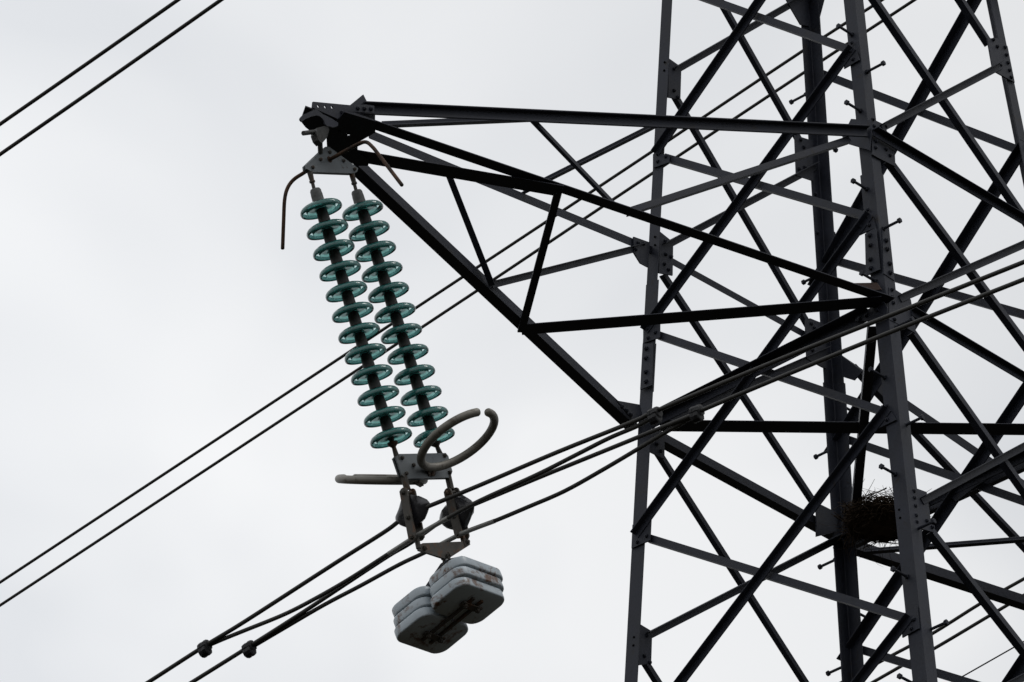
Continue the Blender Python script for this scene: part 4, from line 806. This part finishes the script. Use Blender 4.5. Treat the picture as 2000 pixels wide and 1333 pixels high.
# ------------------------------------------------------------------ counterweights
cw = thing("counterweight", "six flaking blue-grey cast slabs in two stacks hanging below the wire clamps", "counterweight", FIT['hang'])
e1 = Vector((0, -.25, .067)).normalized(); e2 = Vector((.37, 0, .055)).normalized()
e3 = e1.cross(e2); e3 = e3 if e3.z > 0 else -e3
e3.normalize()
e2 = (e2 - e1 * e2.dot(e1)).normalized()
MID = Vector(FIT['w_mid'])
L1, L2, PITCH, TH = .312, .466, .0760, .0685
def slab(c, seed):
    bm = bmesh.new()
    rr, n = .085, 7
    def outline(inset):
        out = []
        for (sx_, sy_), a0 in (((1, 1), 0), ((-1, 1), 90), ((-1, -1), 180), ((1, -1), 270)):
            for k in range(n):
                a = math.radians(a0 + 90 * k / (n - 1))
                r2 = rr - inset
                out.append((sx_ * (L1 / 2 - rr) + math.cos(a) * r2, sy_ * (L2 / 2 - rr) + math.sin(a) * r2))
        return out
    rings = []
    for h, ins in ((0, .011), (.002, .005), (.006, .0014), (.011, 0), (TH - .011, 0), (TH - .006, .0014), (TH - .002, .005), (TH, .011)):
        ring = []
        for u, v in outline(ins):
            wob = 1 + .006 * noise.noise(Vector((u * 9, v * 9, seed + h * 20)))
            ring.append(bm.verts.new(c + (e1 * u + e2 * v) * wob + e3 * h))
        rings.append(ring)
    N = len(rings[0])
    for a, b_ in zip(rings, rings[1:]):
        for k in range(N): bm.faces.new((a[k], a[(k + 1) % N], b_[(k + 1) % N], b_[k]))
    bm.faces.new(rings[0][::-1]); bm.faces.new(rings[-1])
    return bm
for s_ in (1, -1):
    for k in range(3):
        c = MID + e1 * s_ * .166 + (e3 * .25 + Vector((.0, 0, .75))) * (k * PITCH) + e1 * random.uniform(-.004, .004) + e2 * random.uniform(-.005, .005)
        link("weight_slab", slab(c, s_ * 5 + k * 2.3), WEIGHT, cw, smooth=True)
bm = bmesh.new()
prism(bm, FIT['hanger'], (.014, 0, 0))
link("hanger_plate", bm, STEEL, cw)
bm = bmesh.new()
h0 = Vector(FIT['hang'])
tube(bm, [h0 + Vector((0, -.022, .02)), h0 + Vector((0, -.022, -.05)), h0 + Vector((.0, 0, -.075)), h0 + Vector((0, .022, -.05)), h0 + Vector((0, .022, .02))], .010, 8)
tube(bm, [h0 + Vector((0, -.04, 0)), h0 + Vector((0, .04, 0))], .010, 8)
link("shackle", bm, GALV_OLD, cw)
for v in (-.040, .040):
    bm = bmesh.new()
    a = MID - e1 * .235 + e2 * v - e3 * .008; b_ = MID + e1 * .235 + e2 * v - e3 * .008
    prism(bm, [a - e2 * .010, a + e2 * .010, b_ + e2 * .010, b_ - e2 * .010], e3 * .016)
    link("retaining_bar", bm, GALV_OLD, cw)
for s_ in (-1, 1):
    bm = bmesh.new()
    c = MID + e1 * s_ * .166 - e3 * .016
    prism(bm, [c - e2 * .09 - e1 * .022, c + e2 * .09 - e1 * .022, c + e2 * .09 + e1 * .022, c - e2 * .09 + e1 * .022], e3 * .014)
    for v in (-.06, .06): bolt(bm, c + e2 * v - e3 * .007, -e3, .018)
    link("retaining_bar", bm, GALV_OLD, cw)
bm = bmesh.new()
c = MID + e3 * (3 * PITCH + .004)
prism(bm, [c - e1 * .26 - e2 * .03, c + e1 * .26 - e2 * .03, c + e1 * .26 + e2 * .03, c - e1 * .26 + e2 * .03], e3 * .016)
link("top_bar", bm, STEEL, cw)

# ------------------------------------------------------------------ wires
def extend(pts, length, drop):
    pts = [Vector(p) for p in pts]
    d0 = (pts[0] - pts[1]).normalized(); d1 = (pts[-1] - pts[-2]).normalized()
    n = 10
    a = [pts[0] + d0 * length * k / n + Vector((0, 0, drop * (k / n) ** 2)) for k in range(n, 0, -1)]
    b_ = [pts[-1] + d1 * length * k / n + Vector((0, 0, drop * (k / n) ** 2)) for k in range(1, n + 1)]
    return a, b_
def wire(key, label, r, ext=(60, 60), drop=6, group="power line wires", sm=True):
    p = WIRES[key]
    core = smooth_path(p, 5)
    a, b_ = extend(core, 60, drop)
    pts = (a if ext[0] else []) + core + (b_ if ext[1] else [])
    bm = bmesh.new()
    tube(bm, pts, r, 12)
    o = link("power_wire", bm, WIRE, None, smooth=True)
    return tag(o, label, "power wire", group)
wire('c1', "upper wire through the left plastic wrapped clamp, crossing in front of the tower", .0142)
wire('c2', "wire through the right plastic wrapped clamp, crossing in front of the tower below its twin", .0142)
for key, lab in (('a1', "short slack wire through the bottom of the left clamp's straps with a pale sleeve"),
                 ('a2', "lowest sagging slack wire passing through the bottom of the right clamp's straps")):
    o = wire(key, lab, .0138, ext=(0, 0))
    bm = bmesh.new()
    tube(bm, smooth_path(SLEEVES[key], 6), .0152, 12)
    link("wire_sleeve", bm, SLEEVE, o, smooth=True)
wire('p1', "upper of the two parallel wires crossing the top left corner of the sky", .0142, group="wires in the top left corner")
wire('p2', "lower of the two parallel wires crossing the top left corner of the sky", .0142, group="wires in the top left corner")
wire('q1', "upper of the two long parallel wires running up from the left edge behind the tower", .0142, group="wires behind the tower")
wire('q2', "lower of the two long parallel wires running up from the left edge behind the tower", .0142, group="wires behind the tower")
wire('r1', "upper of the two parallel wires low at the right edge behind the tower", .0165, group="wires at the lower right")
wire('r2', "lower of the two parallel wires low at the right edge behind the tower", .0165, group="wires at the lower right")
wire('s1', "single thin wire in the bottom right corner below the paired wires", .0068, group="wires at the lower right")

# ------------------------------------------------------------------ wire spacer clamps
CL = ["black lumpy clamp on the upper wire at the bottom left, leftmost of the four",
      "black lumpy clamp on the lower wire at the bottom left, right of the other clamp",
      "black bulky clamp holding two wires in front of the tower's left leg",
      "black bulky clamp holding two wires just right of the tower's left leg"]
for i, c in enumerate(CLAMPS):
    c = Vector(c)
    key = 'c1' if i in (0, 2) else 'c2'
    W = [Vector(p) for p in WIRES[key]]
    j = 1 if i < 2 else (11 if key == 'c1' else 12)
    ax = (W[j + 1] - W[j - 1]).normalized() if i < 2 else (W[j] - W[j - 1]).normalized()
    up = (Vector((0, 0, 1)) - ax * ax.z).normalized(); sd_ = ax.cross(up)
    t = thing("wire_clamp", CL[i], "wire clamp", c, "black clamps joining pairs of wires")
    for part in range(2):
        bm = bmesh.new()
        n = 10
        rings = []
        hgt = .054 if part == 0 else .050
        base = c + up * (.012 if part == 0 else -.022)
        for s_, rr in ((-.038, .72), (-.034, .95), (-.013, 1.0), (-.0115, .95), (.0115, .95), (.013, 1.0), (.034, .95), (.038, .72)):
            ring = []
            for k in range(n):
                a = 2 * math.pi * (k + .5) / n
                u_ = math.cos(a) * .040 * rr * (1 + .12 * noise.noise(Vector((k, i * 3 + part, s_ * 20))))
                v_ = math.sin(a) * hgt * rr * .74 * (1 + .12 * noise.noise(Vector((k + 9, i * 5 + part, s_ * 20))))
                ring.append(bm.verts.new(base + ax * s_ * (1 - .15 * part) + sd_ * u_ + up * v_))
            rings.append(ring)
        for a_, b_ in zip(rings, rings[1:]):
            for k in range(n): bm.faces.new((a_[k], a_[(k + 1) % n], b_[(k + 1) % n], b_[k]))
        bm.faces.new(rings[0][::-1]); bm.faces.new(rings[-1])
        link("clamp_body" if part == 0 else "clamp_jaw", bm, RUBBER, t)

# ------------------------------------------------------------------ bird nest
NC = Vector(FIT['nest'])
nest = thing("bird_nest", "large messy bird nest of dry twigs wedged between the tower braces", "bird nest", NC)
random.seed(11)
bm = bmesh.new()
def twig(p, d, L_, r, bend=.35, kinks=4):
    pts = [p]
    for k in range(kinks):
        d = (d + Vector((random.gauss(0, 1), random.gauss(0, 1), random.gauss(0, .8))) * bend * .35).normalized()
        pts.append(pts[-1] + d * L_ / kinks)
    tube(bm, pts, [r * (1 - .6 * k / kinks) for k in range(kinks + 1)], 5)
for i in range(950):
    a = random.uniform(0, 2 * math.pi)
    h = random.random()
    rad = (.14 + .155 * math.sqrt(random.random())) * (.74 + .26 * h)
    p = NC + Vector((math.cos(a) * rad, math.sin(a) * rad, -.038 + h * .085 + random.gauss(0, .010)))
    d = Vector((-math.sin(a), math.cos(a), random.gauss(0, .20))) * random.choice((-1, 1)) + Vector((math.cos(a), math.sin(a), 0)) * random.gauss(0, .35)
    L_ = random.uniform(.10, .32)
    d.normalize()
    twig(p - d * L_ / 2, d, L_ * random.choice((.6, 1, 1, 1.3)), random.choice((.0016, .002, .0026, .0034, .0055)))
for i in range(150):      # loose sticks poking out and hanging
    a = random.uniform(0, 2 * math.pi)
    rad = random.uniform(.20, .30)
    p = NC + Vector((math.cos(a) * rad, math.sin(a) * rad, random.uniform(-.05, .05)))
    d = Vector((math.cos(a) * random.uniform(0, 1), math.sin(a) * random.uniform(0, 1), random.gauss(-.35, .45))).normalized()
    twig(p, d, random.uniform(.05, .24), random.uniform(.0013, .0034), .9, 5)
link("loose_twigs", bm, TWIG, nest)
bm = bmesh.new()
res = bmesh.ops.create_icosphere(bm, subdivisions=5, radius=1.0)
for v in res['verts']:
    p = v.co.copy()
    k_ = 1 + .22 * noise.noise(p * 4) + .12 * noise.noise(p * 11)
    z = p.z * .038
    if p.z > 0: z -= .035 * (1 - min(1, (p.x * p.x + p.y * p.y) / .8)) * 1.2
    v.co = NC + Vector((p.x * .26 * k_, p.y * .26 * k_, z * k_ - .02))
link("packed_core", bm, TWIG, nest)
